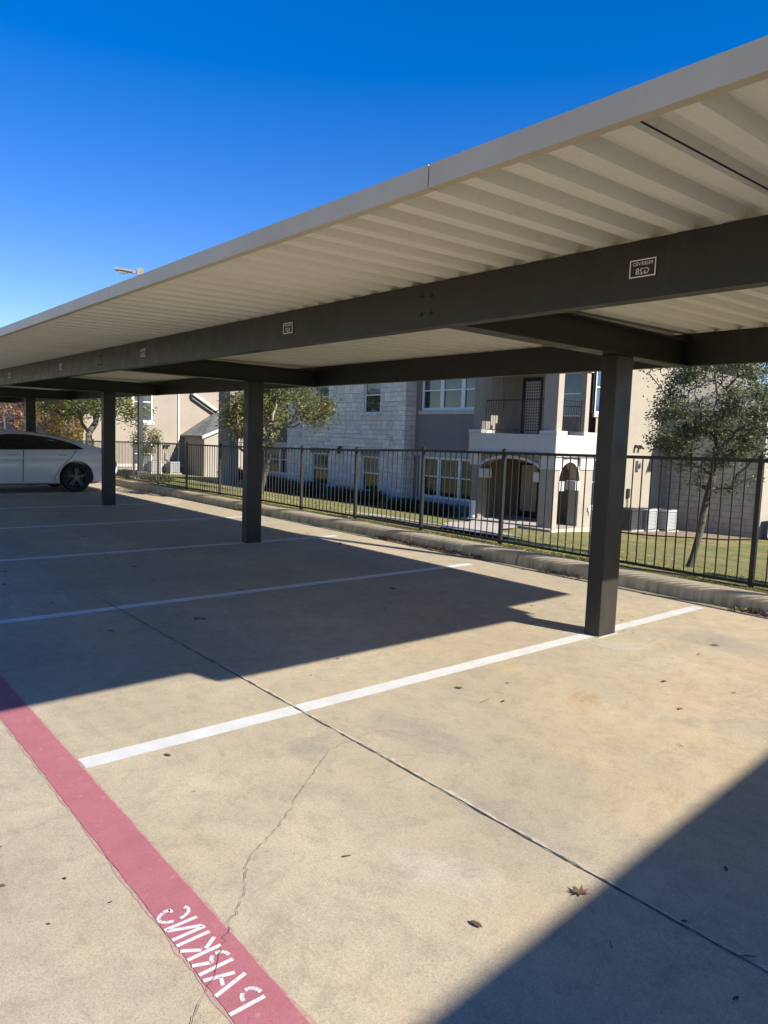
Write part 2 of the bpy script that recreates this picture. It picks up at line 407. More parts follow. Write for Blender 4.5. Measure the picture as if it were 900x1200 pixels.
M['trim_black'] = plain('black_trim', (.008, .008, .008), .5, .1)
M['tail_red'] = plain('red_lens', (.35, .015, .015), .2, .1)
M['head_lens'] = plain('clear_lens', (.45, .46, .48), .12, .1)
M['amber'] = plain('brass_lantern', (.02, .018, .015), .5, .1)
M['box_green'] = plain('green_caster_box', (.06, .10, .06), .5, .1)

# ------------------------------------------------------------------ terrain
def terr(x, y):
    if y < 7.5: z = .135
    elif y < 19.5: z = .135-(y-7.5)*.132
    else: z = max(-1.45-(y-19.5)*.0375, -1.75)
    return z
XS = 2.743; X0 = -3.19            # stall pitch and the stripe at the first post
def kind(o, k='structure'): o['kind'] = k; return o

g = MB()
g.box(-2500, 2500, -2500, 2500, -3.2, -3.0); kind(g.build('ground', M['ground']))
lot = MB(); NXs = 60
lot.quad((-90, -70, 0), (60, -70, 0), (60, 6.92, 0), (-90, 6.92, 0))
lot_o = kind(lot.build('parking_lot', M['lot'], fix=False))
# lawn sheet falling away behind the kerb
lm = MB(); xs = list(np.concatenate([[-900, -300], np.arange(-130, 41, 1.0), [120, 900]])); ys = [7.07, 7.3, 7.5]+list(np.arange(8, 30, .5))+[32, 40, 60, 120, 900]
vv = []
for y in ys:
    for x in xs:
        b = .035*mnoise.noise(Vector((x*.35, y*.35, 3)))+.012*mnoise.noise(Vector((x*1.7, y*1.7, 1)))
        vv.append((x, y, terr(x, y)+(b if y > 7.4 else 0)))
ff = [(j*len(xs)+i, j*len(xs)+i+1, (j+1)*len(xs)+i+1, (j+1)*len(xs)+i) for j in range(len(ys)-1) for i in range(len(xs)-1)]
lm.add(vv, ff); lawn = kind(lm.build('lawn', M['lawn'], smooth=True, fix=False))
# kerb
kp = [(6.90, -.02), (6.906, .05), (6.918, .10), (6.94, .130), (6.972, .148), (7.01, .156), (7.085, .160), (7.10, .12), (7.10, -.05)]
kb = MB(); kx = -90.0; rk = random.Random(3)
while kx < 60:
    ln = 3.05 if kx > -40 else 10
    n = 8; vs = []; fs = []
    for i in range(n+1):
        x = kx+.004+(ln-.008)*i/n
        for (y, z) in kp:
            j = .0035*mnoise.noise(Vector((x*2.1, y*9, z*9))); vs.append((x, y+j, z+j))
    m_ = len(kp)
    for i in range(n):
        for j in range(m_-1): fs.append((i*m_+j, (i+1)*m_+j, (i+1)*m_+j+1, i*m_+j+1))
    kb.add(vs, fs); kx += ln
kerb_o = kind(kb.build('kerb', M['kerb'], smooth=True, fix=False))

# painted lines and joints on the concrete
def strip(name, mat, p0, p1, w, z, jag=.003, step=.04, seed=0, cap=False):
    rr = random.Random(seed); p0, p1 = Vector((*p0, 0)), Vector((*p1, 0)); d = (p1-p0); L = d.length; d.normalize(); nrm = Vector((-d.y, d.x, 0))
    n = max(2, int(L/step)); vs = []
    for i in range(n+1):
        q = p0+d*(L*i/n)
        for s in (-1, 1):
            e = jag*(mnoise.noise(Vector((q.x*9+seed, q.y*9, s*7)))+.6*mnoise.noise(Vector((q.x*31, q.y*31+seed, s*5))))
            vs.append((*(q+nrm*(s*w/2+e)).xy, z))
    fs = [(2*i, 2*i+2, 2*i+3, 2*i+1) for i in range(n)]
    mb = MB(); mb.add(vs, fs); return mb.build(name, mat, lot_o, fix=False)
for k in range(-4, 14):
    x = X0-k*XS
    strip('white_line', M['white_paint'] if k <= 0 else M['shade_white_paint'], (x, 1.003), (x, 6.66 if k <= 0 else 6.45), .112, .0016, .004, .05, k*3+50)
red = strip('red_line', M['red_paint'], (-40, .917), (12, .917), .150, .0028, .0045, .04, 11)
strip('red_overspray', M['pink_paint'], (-14, .836), (4, .842), .014, .0012, .011, .03, 21)
strip('red_overspray', M['pink_paint'], (-14, .997), (4, .992), .014, .0012, .013, .03, 22)
strip('joint', M['joint'], (-6.2, 2.1565), (6, 2.085), .0058, .0034, .006, .015, 31)
strip('joint', M['faint'], (-24, 2.255), (-6.21, 2.1565), .0042, .0034, .005, .02, 33)
strip('joint_edge', M['joint_edge'], (-4.4, 2.157), (6, 2.095), .012, .0022, .016, .03, 32)
def crack(pts, w, seed):
    rr = random.Random(seed); fine = []
    for a, b in zip(pts[:-1], pts[1:]):
        n = max(2, int(math.dist(a, b)/.018))
        for i in range(n): fine.append((a[0]+(b[0]-a[0])*i/n+rr.gauss(0, .0045), a[1]+(b[1]-a[1])*i/n+rr.gauss(0, .0045)))
    fine.append(pts[-1]); vs = []; fs = []
    for i, p in enumerate(fine):
        a = fine[max(i-1, 0)]; b = fine[min(i+1, len(fine)-1)]; d = Vector((b[0]-a[0], b[1]-a[1]))
        d = d.normalized() if d.length > 1e-6 else Vector((1, 0)); nn = Vector((-d.y, d.x))*w*rr.uniform(.35, 1.1)/2
        vs += [(p[0]-nn.x, p[1]-nn.y, .0046), (p[0]+nn.x, p[1]+nn.y, .0046)]
    fs = [(2*i, 2*i+2, 2*i+3, 2*i+1) for i in range(len(fine)-1)]
    mb = MB(); mb.add(vs, fs); mb.build('crack', M['crack'], lot_o, fix=False)
crack([(-2.69, 2.11), (-2.663, 1.969), (-2.496, 1.756), (-2.40, 1.63), (-2.26, 1.475), (-2.1, 1.215), (-1.942, 1.111), (-1.8, .966), (-1.669, .861), (-1.568, .756), (-1.45, .58)], .0024, 1)
crack([(-2.69, 2.13), (-2.70, 2.28), (-2.662, 2.37), (-2.56, 2.41), (-2.521, 2.476)], .0018, 2)
# footing patches round the posts
def lettering(strokes, ux, uy, W_, name, mat, parent, z):
    mb = MB()
    for (a, b, w) in strokes:
        p, q = Vector(ux(a)), Vector(ux(b)); d = (q-p).normalized(); n = Vector((-d.y, d.x))*w/2
        mb.quad((*(p-n), z), (*(q-n), z), (*(q+n), z), (*(p+n), z))
    return mb.build(name, mat, parent, fix=False)
def T(p): return (-1.528-p[0], .842+p[1]*.104)
st = []
def S(u0, v0, u1, v1, w=.0135): st.append(((u0, v0), (u1, v1), w))
def arc(cu, cv, ru, rv, a0, a1, w=.0125, n=5):
    for i in range(n):
        t0, t1 = R(a0+(a1-a0)*i/n), R(a0+(a1-a0)*(i+1)/n)
        S(cu+ru*math.cos(t0), cv+rv*math.sin(t0), cu+ru*math.cos(t1), cv+rv*math.sin(t1), w)
# stencil letters P A R K I N G, cut with bridges; drawn mirrored as the photograph shows them
S(0.004, 0, .004, 1); arc(.022, .74, .032, .25, 88, -10); arc(.022, .74, .032, .25, -35, -88)
S(.082, 0, .108, 1); S(.152, 0, .128, .80); S(.105, .33, .135, .42, .011)
S(.178, 0, .178, 1); arc(.198, .74, .030, .25, 88, -5); arc(.198, .74, .030, .25, -30, -88); S(.222, 0, .202, .46)
S(.250, 0, .250, 1); S(.292, 1, .262, .60); S(.296, 0, .264, .48)
S(.322, 0, .322, 1)
S(.352, 0, .352, 1); S(.360, .95, .398, .05); S(.406, 0, .406, 1)
arc(.458, .5, .030, .46, 60, 170); arc(.458, .5, .030, .46, 195, 330); S(.486, .30, .486, .50); S(.470, .50, .490, .50, .010)
lettering(st, T, None, 0, 'stencil_lettering', M['letter_paint'], red, .0038)

# ------------------------------------------------------------------ carport
YF, YB, YR, YE, YP = 1.76, 2.96, 5.97, 7.16, 4.985     # fascia, front beam, rear beam, rear edge, posts
XL, XR = -30.0, -0.22
def pan(y): return 2.394+.020*(y-YB)
def carport(xl, xr, label, posts, joints, full=True):
    root = empty('carport', (posts[0], YP, 0), label, 'carport')
    # roof sheet: trapezoid ribs along y, 4 mm of steel
    mb = MB(); P = .1935; prof = []
    x = xr
    while x > xl:
        prof += [(x, 0), (x-.070, 0), (x-.090, .046), (x-.172, .046)]
        x -= P
    n = len(prof); vs = []
    for y in (YF+.02, YE):
        for t in (0, .004):
            for (px, dz) in prof: vs.append((px, y, pan(y)+dz+t))
    fs = []
    for i in range(n-1):
        fs += [(i, i+1, 2*n+i+1, 2*n+i), (n+i, 3*n+i, 3*n+i+1, n+i+1), (i, n+i, n+i+1, i+1), (2*n+i, 2*n+i+1, 3*n+i+1, 3*n+i)]
    mb.add(vs, fs); mb.build('roof_sheet', M['roof'], root, fix=True)
    # fascia in lengths, with a return lip
    for a, b in zip(joints[:-1], joints[1:]):
        f = MB(); g_ = .0025
        f.prism([(YF, 2.345), (YF+.052, 2.352), (YF+.052, 2.355), (YF+.004, 2.350), (YF+.004, 2.420), (YF+.03, 2.423), (YF, 2.423)], min(a, b)+g_, max(a, b)-g_, 'x')
        f.build('fascia', M['fascia'], root)
        s_ = MB(); s_.box(max(a, b)-g_-.001, max(a, b)+g_+.001, YF+.003, YF+.03, 2.352, 2.418); s_.build('fascia_seam', M['black'], root)
    r = MB(); r.box(xl, xr, YE+.002, YE+.01, pan(YE)-.02, pan(YE)+.06); r.build('rear_fascia', M['fascia'], root)
    # end trims
    e = MB(); e.prism([(YF+.02, pan(YF)-.012), (YE, pan(YE)-.012), (YE, pan(YE)+.055), (YF+.02, pan(YF)+.055)], xr+.002, xr+.008, 'x'); e.build('end_trim', M['fascia'], root)
    # purlin beams (C channels, web outwards)
    bt = MB(); zb, zt = 2.137, 2.391
    bt.box(xl+.1, xr-.15, YB, YB+.008, zb, zt); bt.box(xl+.1, xr-.15, YB+.0085, YB+.085, zb+.0005, zb+.009); bt.box(xl+.1, xr-.15, YB+.0085, YB+.085, zt-.009, zt-.001)
    bt.box(xl+.1, xr-.15, YB+.077, YB+.0845, zb+.0095, zb+.03)
    bt.build('front_beam', M['brown'], root)
    br = MB(); zb, zt = 2.185, pan(YR)-.002
    br.box(xl+.1, xr-.15, YR, YR+.008, zb, zt); br.box(xl+.1, xr-.15, YR+.0085, YR+.085, zb, zb+.009); br.box(xl+.1, xr-.15, YR+.0085, YR+.085, zt-.009, zt-.001)
    br.build('rear_beam', M['brown'], root)
    # cross beams and posts
    ends = posts+[xr-.16]
    for x in ends:
        c = MB(); y0, y1 = YB+.09, YR-.004; z0, z1 = 2.172, 2.392
        c.box(x-.075, x+.075, y0, y1, z0, z0+.011); c.box(x-.005, x+.005, y0, y1, z0+.0115, z1-.0115); c.box(x-.075, x+.075, y0, y1, z1-.011, z1)
        c.build('cross_beam', M['brown'], root)
        for dx in (-.04, .04):
            for dz in (2.216, 2.318):
                b_ = MB(); b_.lathe([(0, YB-.010), (.0075, YB-.010), (.009, YB-.005), (.009, YB-.001), (0, YB-.001)], (0, 0, 0), 'y', 6) if False else b_.tube((x+dx, YB-.001, dz), (x+dx, YB-.010, dz), .0105, .009, 6)
                b_.build('bolt', M['bolt'], root)
    for x in posts:
        p = MB(); p.box(x-.068, x+.068, YP-.114, YP+.114, .0, 2.172)
        p.build('post', M['brown'], root, bevel=.007)
        gq = MB(); gq.box(x-.082, x+.082, YP-.128, YP+.128, -.01, .005); gq.build('base_grout', M['footing'], root, bevel=.003)
        if full:
            rr = random.Random(int(x*10)); q = MB(); poly = []
            for i in range(26):
                a = 2*math.pi*i/26; ca, sa = math.cos(a), math.sin(a)
                rx = .30*(abs(ca)**.35)*(1 if ca > 0 else -1); ry = .36*(abs(sa)**.35)*(1 if sa > 0 else -1)
                poly.append((x+.10+rx+rr.gauss(0, .012), YP+.03+ry+rr.gauss(0, .012)))
            q.prism(poly, -.01, .0009, 'z'); q.build('footing_patch', M['patch'], root)
    return root
posts = [-3.169-2*XS*k for k in range(5)]
jts = [XR, -1.90, -4.97, -8.04, -11.1, -14.2, -17.2, -20.3, -23.3, -26.4, -30.0]
cp = carport(XL, XR, 'long flat carport with brown steel posts and beams under a pale ribbed metal roof', posts, jts)
sm = MB(); sm.box(-1.156, -1.150, YF+.06, YB+1.2, pan(YF)-.004, pan(YF)-.001)
for i in range(len(sm.v)):
    x, y, z = sm.v[i]; sm.v[i] = (x, y, z+pan(y)-pan(YF))
sm.build('sheet_lap', M['black'], cp)
# the carport on the other side of the gap: only its shadow reaches the picture
c2 = carport(2.735, 15.0, 'neighbouring brown steel carport just out of the picture, throwing the shadow at lower right', [12.2-2*XS*k for k in range(2)], [15.0, 12, 9, 6, 2.735], False)
c2.rotation_euler = (0, 0, R(1.9))

# reserved signs on the front beam
def text_mesh(s, size):
    cu = bpy.data.curves.new('t', 'FONT'); cu.body = s; cu.size = size; cu.align_x = 'CENTER'; cu.align_y = 'CENTER'; cu.resolution_u = 3
    o = bpy.data.objects.new('t', cu); COL.objects.link(o)
    dg = bpy.context.evaluated_depsgraph_get(); me = o.evaluated_get(dg).to_mesh()
    v = [tuple(p.co) for p in me.vertices]; f = [tuple(p.vertices) for p in me.polygons]
    o.evaluated_get(dg).to_mesh_clear(); bpy.data.objects.remove(o); bpy.data.curves.remove(cu)
    return v, f
signs = [('G28', -1.786, 'nearest dark reserved sign on the carport beam, white bordered and marked G28 in mirror writing'),
         ('G27', -4.650, 'small dark reserved sign on the beam, the first one left of the nearest four bolts'),
         ('G26', -7.377, 'small dark reserved sign on the beam, just right of the second group of bolts'),
         ('G25', -10.14, 'tiny dark reserved sign on the beam, second from the left of its row'),
         ('G24', -12.80, 'tiny dark reserved sign on the beam, farthest away at the left edge')]
for s, x, lab in signs:
    zc = 2.268; w, h = .126, .077
    t = empty('reserved_sign', (x, YB, zc-h/2), lab, 'sign', 'reserved signs along the carport beam')
    pl = MB(); pl.box(x-w/2, x+w/2, YB-.0045, YB-.0005, zc-h/2, zc+h/2); pl.build('plate', M['sign_dark'], t)
    b = MB(); e = .005; y = YB-.0050; y1 = YB-.0058
    b.box(x-w/2, x+w/2, y1, y, zc+h/2-e, zc+h/2); b.box(x-w/2, x+w/2, y1, y, zc-h/2, zc-h/2+e)
    b.box(x-w/2, x-w/2+e, y1, y, zc-h/2+e, zc+h/2-e); b.box(x+w/2-e, x+w/2, y1, y, zc-h/2+e, zc+h/2-e); b.build('border', M['sign_white'], t)
    l = MB()
    for word, sz, dz in (('RESERVED', .0215, .019), (s, .038, -.014)):
        v, f = text_mesh(word, sz)
        l.add([(x-p[0], YB-.0056, zc+dz+p[1]) for p in v], f)
    l.build('lettering', M['sign_white'], t, fix=False)

# ------------------------------------------------------------------ fence
FY = 7.40
tops = [(6.0, 1.50), (-1.4, 1.41), (-3.07, 1.393), (-6.27, 1.344), (-7.85, 1.322), (-9.46, 1.268), (-11.07, 1.238), (-14.23, 1.188), (-15.87, 1.173), (-17.5, 1.167), (-19.5, 1.134), (-31, .93), (-50, .80)]
def ftop(x):
    for (xa, za), (xb, zb) in zip(tops[:-1], tops[1:]):
        if xb <= x <= xa: return zb+(za-zb)*(x-xb)/(xa-xb)
    return .9
FX = [1.75, .13, -1.45, -3.04, -4.67, -6.30, -7.85, -9.46, -11.07, -12.65, -14.23, -15.87, -17.5, -19.1, -20.7, -22.3, -23.9, -25.5, -27.1, -28.7, -30.3]
fen = empty('metal_fence', (FX[10], FY, .13), 'long black metal picket fence on the grass strip behind the kerb', 'fence')
FB = .175
for i, x in enumerate(FX):
    p = MB(); zt = ftop(x)+.045; hw = .0225
    p.box(x-hw, x+hw, FY-hw, FY+hw, .02, zt); p.add([(x-hw-.004, FY-hw-.004, zt), (x+hw+.004, FY-hw-.004, zt), (x+hw+.004, FY+hw+.004, zt), (x-hw-.004, FY+hw+.004, zt), (x, FY, zt+.022)], [(0, 1, 4), (1, 2, 4), (2, 3, 4), (3, 0, 4), (3, 2, 1, 0)])
    p.build('post', M['fence'], fen)
for xa, xb in zip(FX[:-1], FX[1:]):
    za, zb = ftop(xa-.03), ftop(xb+.03); a, b = xa-.029, xb+.029
    ba = max(FB, za-1.225); bb = max(min(FB, zb-1.0), .10)
    def rail(z0, z1, hh, hw):
        m_ = MB(); m_.add([(a, FY-hw, z0-hh), (b, FY-hw, z1-hh), (b, FY+hw, z1-hh), (a, FY+hw, z0-hh), (a, FY-hw, z0+hh), (b, FY-hw, z1+hh), (b, FY+hw, z1+hh), (a, FY+hw, z0+hh)],
            [(0, 3, 2, 1), (4, 5, 6, 7), (0, 1, 5, 4), (1, 2, 6, 5), (2, 3, 7, 6), (3, 0, 4, 7)]); return m_
    pk = MB(); n = 14
    for k in range(1, n):
        t = k/n; x = a+(b-a)*t; z0 = ba+(bb-ba)*t+.0155; z1 = za+(zb-za)*t-.0185; q = .0055
        pk.box(x-q, x+q, FY-q, FY+q, z0, z1)
    pan_o = pk.build('picket_panel', M['fence'], fen)
    rail(za, zb, .018, .018).build('top_rail', M['fence'], pan_o); rail(ba, bb, .015, .016).build('bottom_rail', M['fence'], pan_o)

# ------------------------------------------------------------------ apartment building behind the fence
ap = empty('apartment_building', (-24, 21.6, -1.5), 'large two storey apartment building of white stone and taupe stucco with a balcony tower', 'building')
def wall(name, mat, plane, axis, a0, a1, z0, z1, openings=(), depth=.12, parent=ap, label=None):
    # a wall face with real openings and reveals; axis 'y' faces -y, axis 'x' faces +x
    A = sorted({a0, a1, *[o[0] for o in openings], *[o[1] for o in openings]}); Z = sorted({z0, z1, *[o[2] for o in openings], *[o[3] for o in openings]})
    A = [a for a in A if a0 <= a <= a1]; Z = [z for z in Z if z0 <= z <= z1]
    def P(a, z, d): return (a, plane+d, z) if axis == 'y' else (plane-d, a, z)
    mb = MB()
    for i in range(len(A)-1):
        for j in range(len(Z)-1):
            ca, cz = (A[i]+A[i+1])/2, (Z[j]+Z[j+1])/2
            if any(o[0] < ca < o[1] and o[2] < cz < o[3] for o in openings): continue
            mb.quad(P(A[i], Z[j], 0), P(A[i+1], Z[j], 0), P(A[i+1], Z[j+1], 0), P(A[i], Z[j+1], 0))
    for (oa, ob, oc, od) in openings:
        for (p, q) in (((oa, oc), (ob, oc)), ((ob, oc), (ob, od)), ((ob, od), (oa, od)), ((oa, od), (oa, oc))):
            mb.quad(P(*p, 0), P(*q, 0), P(*q, depth), P(*p, depth))
    # back skin gives the wall its thickness
    return mb.build(name, mat, parent, fix=False, label=label)
def window(plane, axis, a0, a1, z0, z1, lights=1, sash=True, pane='glass', upper='pale_glass', rec=.10, parent=ap, sill=True, proud=0, fw_=.055, sillh=.09, frame='win_frame'):
    def B(mb, u0, u1, w0, w1, d0, d1):
        if axis == 'y': mb.box(u0, u1, plane+d0, plane+d1, w0, w1)
        else: mb.box(plane-d1, plane-d0, u0, u1, w0, w1)
    f = MB(); r0, r1 = rec-.05, rec
    B(f, a0, a1, z1-fw_, z1, r0, r1); B(f, a0, a1, z0, z0+fw_, r0, r1)
    w = (a1-a0)/lights
    xs_ = [a0]+[a0+w*i for i in range(1, lights)]+[a1]
    for i, x in enumerate(xs_):
        lo = x if i == 0 else x-fw_*(1 if i < lights else 1); hi = x+fw_ if i < lights else x
        if 0 < i < lights: lo, hi = x-fw_*.9, x+fw_*.9
        B(f, lo, hi, z0+fw_+.001, z1-fw_-.001, r0+.001, r1)
    zm = z0+(z1-z0)*.52
    if sash:
        for i in range(lights): B(f, xs_[i]+fw_+.002, xs_[i+1]-fw_-.002, zm-.025, zm+.025, r0+.012, r1)
    fo = f.build('window', M[frame], parent)
    for i in range(lights):
        lo = MB(); B(lo, xs_[i]+.02, xs_[i+1]-.02, z0+.03, zm, r1+.002, r1+.012); lo.build('pane', M[pane], fo)
        hi = MB(); B(hi, xs_[i]+.02, xs_[i+1]-.02, zm+.001, z1-.03, r1-.012, r1-.004 if False else r1+.006); hi.build('pane', M[upper if sash else pane], fo)
    if sill:
        s_ = MB(); B(s_, a0-.08, a1+.08, z0-sillh, z0-.002, -.06, rec-.052); s_.build('sill', M['white_trim'], fo)
    return fo
FZ = -1.6; TOP = 4.75
# stone front
YS = 21.2
so_ = [(-26.68, -25.50, 2.60, 4.2), (-26.70, -25.50, -1.0, .62), (-30.80, -29.36, -1.0, .62), (-30.75, -29.5, 2.60, 4.2)]
wall('stone_wall', M['stone'], YS, 'y', -33.2, -24.25, FZ, TOP, so_)
wall('stone_wall', M['stone'], YS-.22, 'y', -24.25, -23.52, FZ, TOP)
for (xq, ya, yb_) in ((-24.25, YS-.22, YS), (-23.52, YS-.22, 21.75), (-33.2, YS, 21.75)):
    rs = MB(); rs.quad((xq, ya, FZ), (xq, yb_, FZ), (xq, yb_, TOP), (xq, ya, TOP)); rs.build('stone_return', M['stone'], ap, fix=False)
for i, o in enumerate(so_): window(YS, 'y', *o, sill=(o[2] > 0) and False, rec=.11)
for (a, b) in ((-26.78, -25.42), (-30.9, -29.28)):
    l_ = MB(); l_.box(a, b, YS-.035, YS-.002, .63, .88); l_.build('lintel', M['grey_stucco'], ap)
for (a, b) in ((-26.78, -25.42),):
    l_ = MB(); l_.box(a, b, YS-.05, YS-.002, 2.44, 2.595); l_.build('stone_sill', M['stone'], ap)
# taupe bay with the triple windows
YG = 21.6
gw = [(-23.2, -19.55, 2.72, 4.35), (-23.2, -19.55, -1.0, .78)]
wall('stucco_wall', M['grey_stucco'], YG, 'y', -23.52, -18.5, FZ, TOP, gw)
for o in gw: window(YG, 'y', *o, lights=3, rec=.10, fw_=.115, sillh=.16)
for (z0, z1) in ((.80, 1.03),):
    t = MB(); t.box(-23.50, -19.3, YG-.05, YG-.003, z0, z1); t.build('trim_band', M['white_trim'], ap)
# left bay beyond the stone
lw = [(-36.0, -33.6, -.72, .82)]
wall('stucco_wall', M['dark_stucco'], YG+.1, 'y', -37.0, -33.2, FZ, TOP, lw)
window(YG+.1, 'y', *lw[0], lights=2, rec=.10, fw_=.10, sillh=.16)
t = MB(); t.box(-36.6, -33.22, YG+.04, YG+.097, .84, 1.05); t.build('trim_band', M['white_trim'], ap)
# small things on the stone front
for (x, z) in ((-28.32, .80), (-35.6, 1.3)):
    t = MB(); yq = YS if x > -33 else YG+.1
    t.box(x-.05, x+.05, yq-.10, yq-.01, z+.14, z+.22); t.tube((x, yq-.16, z-.16), (x, yq-.16, z+.08), .07, .10, 8); t.tube((x, yq-.16, z+.08), (x, yq-.16, z+.2), .12, .02, 8)
    t.build('wall_lantern', M['amber'], ap)
for (x, z) in ((-24.55, 1.45), (-32.0, 1.5)):
    t = MB(); t.box(x-.12, x+.12, YS-.06, YS-.002, z-.11, z+.11); t.build('vent', M['white_trim'], ap)
# ---- balcony tower
TY, TB = 20.14, 22.4
XA, XC = -18.72, -14.95
slab = MB(); slab.box(XA-.1, XC+.25, TY-.35, TB, -1.62, -1.38); slab.build('porch_slab', M['path'], ap)
def arch_panel(a0, a1, z0, z1, spring, rise, plane, thick, axis):
    # panel from z0 to z1 with an arched opening whose crown is spring+rise
    mb = MB(); n = 14; pts = []
    for i in range(n+1):
        t = math.pi*i/n; pts.append(((a0+a1)/2-(a1-a0)/2*math.cos(t), spring+rise*math.sin(t)))
    def P(a, z, d): return (a, plane+d, z) if axis == 'y' else (plane-d, a, z)
    for i in range(n):
        (ua, za), (ub, zb) = pts[i], pts[i+1]
        for d in (0, thick): mb.quad(P(ua, za, d), P(ub, zb, d), P(ub, z1, d), P(ua, z1, d))
        mb.quad(P(ua, za, 0), P(ub, zb, 0), P(ub, zb, thick), P(ua, za, thick))
    return mb, pts, P
pil = MB(); PZ = 1.06
for (x0, x1, y0, y1) in ((XA, XA+.42, TY, TY+.45), (XC-.56, XC, TY, TY+.30), (XC-.45, XC, 21.62, TB)):
    p = MB(); p.box(x0, x1, y0, y1, -1.5, .62); p.build('pillar', M['cream'] if x1 == XC else M['grey_stucco'], ap)
for (a0, a1, plane, axis, mat) in ((XA+.421, XC-.561, TY+.02, 'y', 'grey_stucco'), (TY+.301, 21.619, XC-.02, 'x', 'cream')):
    mb, pts, P = arch_panel(a0, a1, 0, PZ, (.50 if axis == 'y' else .24), (.42 if axis == 'y' else .64), plane, .38, axis)
    mb.build('arch_wall', M[mat], ap, fix=False)
    tr = MB()
    for i in range(len(pts)-1):
        (ua, za), (ub, zb) = pts[i], pts[i+1]; cx, cz = (a0+a1)/2, (.0 if axis == 'y' else .24)
        def outw(u, z): 
            d = Vector((u-cx, z-cz)); d = d.normalized()*.11; return (min(max(u+d.x, a0), a1), z+d.y)
        qa, qb = outw(ua, za), outw(ub, zb)
        tr.quad(P(ua, za, -.03), P(ub, zb, -.03), P(*qb, -.03), P(*qa, -.03)); tr.quad(P(ua, za, -.03), P(ub, zb, -.03), P(ub, zb, .10), P(ua, za, .10)); tr.quad(P(*qa, -.03), P(*qb, -.03), P(*qb, .0), P(*qa, .0))
    tr.build('arch_trim', M['white_trim'], ap, fix=False)
    for a in ((a0, a0+.26), (a1-.26, a1)):
        b_ = MB(); zt_ = .50 if axis == 'y' else .30
        if axis == 'y': b_.box(a[0], a[1], plane-.06, plane+.36, zt_-.34, zt_-.005)
        else: b_.box(plane-.36, plane+.06, a[0], a[1], zt_-.40, zt_-.075)
        b_.build('impost', M['white_trim'], ap)
for (x0, x1, y0, y1) in ((XA, XA+.42, TY, TY+.45), (XC-.56, XC, TY, TY+.30), (XC-.45, XC, 21.62, TB)):
    p = MB(); p.box(x0-.05, x1+.05, y0-.05, y1-.0 if y1 == TB else y1+.05, .621, PZ-.001); p.build('capital', M['white_trim'], ap)
# white balcony band and floor
bd = MB()
bd.box(XA-.12, XC+.08, TY-.08, TY+.35, 1.06, 1.80); bd.box(XC-.35, XC+.08, TY+.351, TB, 1.06, 1.80); bd.build('balcony_band', M['white_trim'], ap, bevel=.015)
bd = MB()
for (x0, x1, y0, y1) in ((XA-.14, XA+.50, TY-.10, TY+.47), (XC-.62, XC+.10, TY-.10, TY+.50), (XC-.50, XC+.10, 21.58, TB)): bd.box(x0, x1, y0, y1, 1.801, 1.93)
bd.build('balcony_plinth', M['white_trim'], ap, bevel=.01)
bd = MB(); bd.box(XA-.14, XC+.11, TY-.12, TY-.081, 1.06, 1.16); bd.box(XC+.081, XC+.12, TY-.08, TB, 1.06, 1.16); bd.build('balcony_moulding', M['white_trim'], ap)
fl = MB(); fl.box(XA, XC-.36, TY+.36, TB, 1.40, 1.56); fl.build('balcony_floor', M['path'], ap)
for (x0, x1, y0, y1, mt) in ((XA, XA+.42, TY, TY+.45, 'grey_stucco'), (XC-.56, XC, TY, TY+.30, 'cream'), (XC-.22, XC, 21.72, 21.95, 'cream')):
    p = MB(); p.box(x0, x1, y0, y1, 1.931, TOP+.3); p.build('upper_pillar', M[mt], ap)
for (x0, x1, y0, y1) in ((XC-.62, XC+.06, TY-.05, TY+.5), (XC-.30, XC+.06, 21.66, 22.02), (XA-.06, XA+.48, TY-.06, TY+.5)):
    p = MB(); p.box(x0, x1, y0, y1, 4.0, 4.2); p.build('capital', M['white_trim'], ap)
hd = MB(); hd.box(XA+.421, XC-.561, TY+.02, TY+.29, 4.3, TOP+.3); hd.box(XC-.36, XC-.02, TY+.301, 21.719, 4.3, TOP+.3); hd.build('balcony_header', M['cream'], ap)
# walls inside the tower
wall('porch_back_wall', M['brown_wall'], TB, 'y', XA, XC-.3, -1.5, 1.39, [(-18.30, -17.30, -1.38, .72)], depth=.1)
wall('balcony_back_wall', M['grey_stucco'], TB, 'y', XA, XC-.3, 1.40, TOP, [(-18.35, -17.35, 1.57, 4.0), (-16.9, -15.6, 2.5, 4.1)], depth=.1)
sw = MB(); sw.box(XA, XA+.1, TY+.451, TB, -1.5, 1.39); sw.build('porch_side_wall', M['brown_wall'], ap)
sw = MB(); sw.box(XA, XA+.1, TY+.451, TB, 1.57, TOP); sw.build('balcony_side_wall', M['grey_stucco'], ap)
sw = MB(); sw.box(XC-.5, XC-.45, 21.7, TB, -1.5, 1.39); sw.build('porch_end_wall', M['brown_wall'], ap)
window(TB, 'y', -16.9, -15.6, 2.5, 4.1, rec=.08, pane='blue_glass', upper='blue_glass', sill=False)
d = MB(); 
for (x0, x1, z0, z1) in ((-18.35, -18.22, 1.57, 4.0), (-17.48, -17.35, 1.57, 4.0), (-18.219, -17.481, 3.86, 4.0), (-18.219, -17.481, 1.57, 1.82)): d.box(x0, x1, TB+.03, TB+.08, z0, z1)
dr = d.build('balcony_door', M['dark_frame'], ap); q = MB(); q.box(-18.215, -17.485, TB+.055, TB+.07, 1.825, 3.855); q.build('pane', M['lattice'], dr)
d = MB()
for (x0, x1, z0, z1) in ((-18.30, -18.20, -1.38, .72), (-17.40, -17.30, -1.38, .72), (-18.199, -17.401, .64, .72)): d.box(x0, x1, TB+.02, TB+.08, z0, z1)
dr = d.build('entry_door_frame', M['dark_frame'], ap)
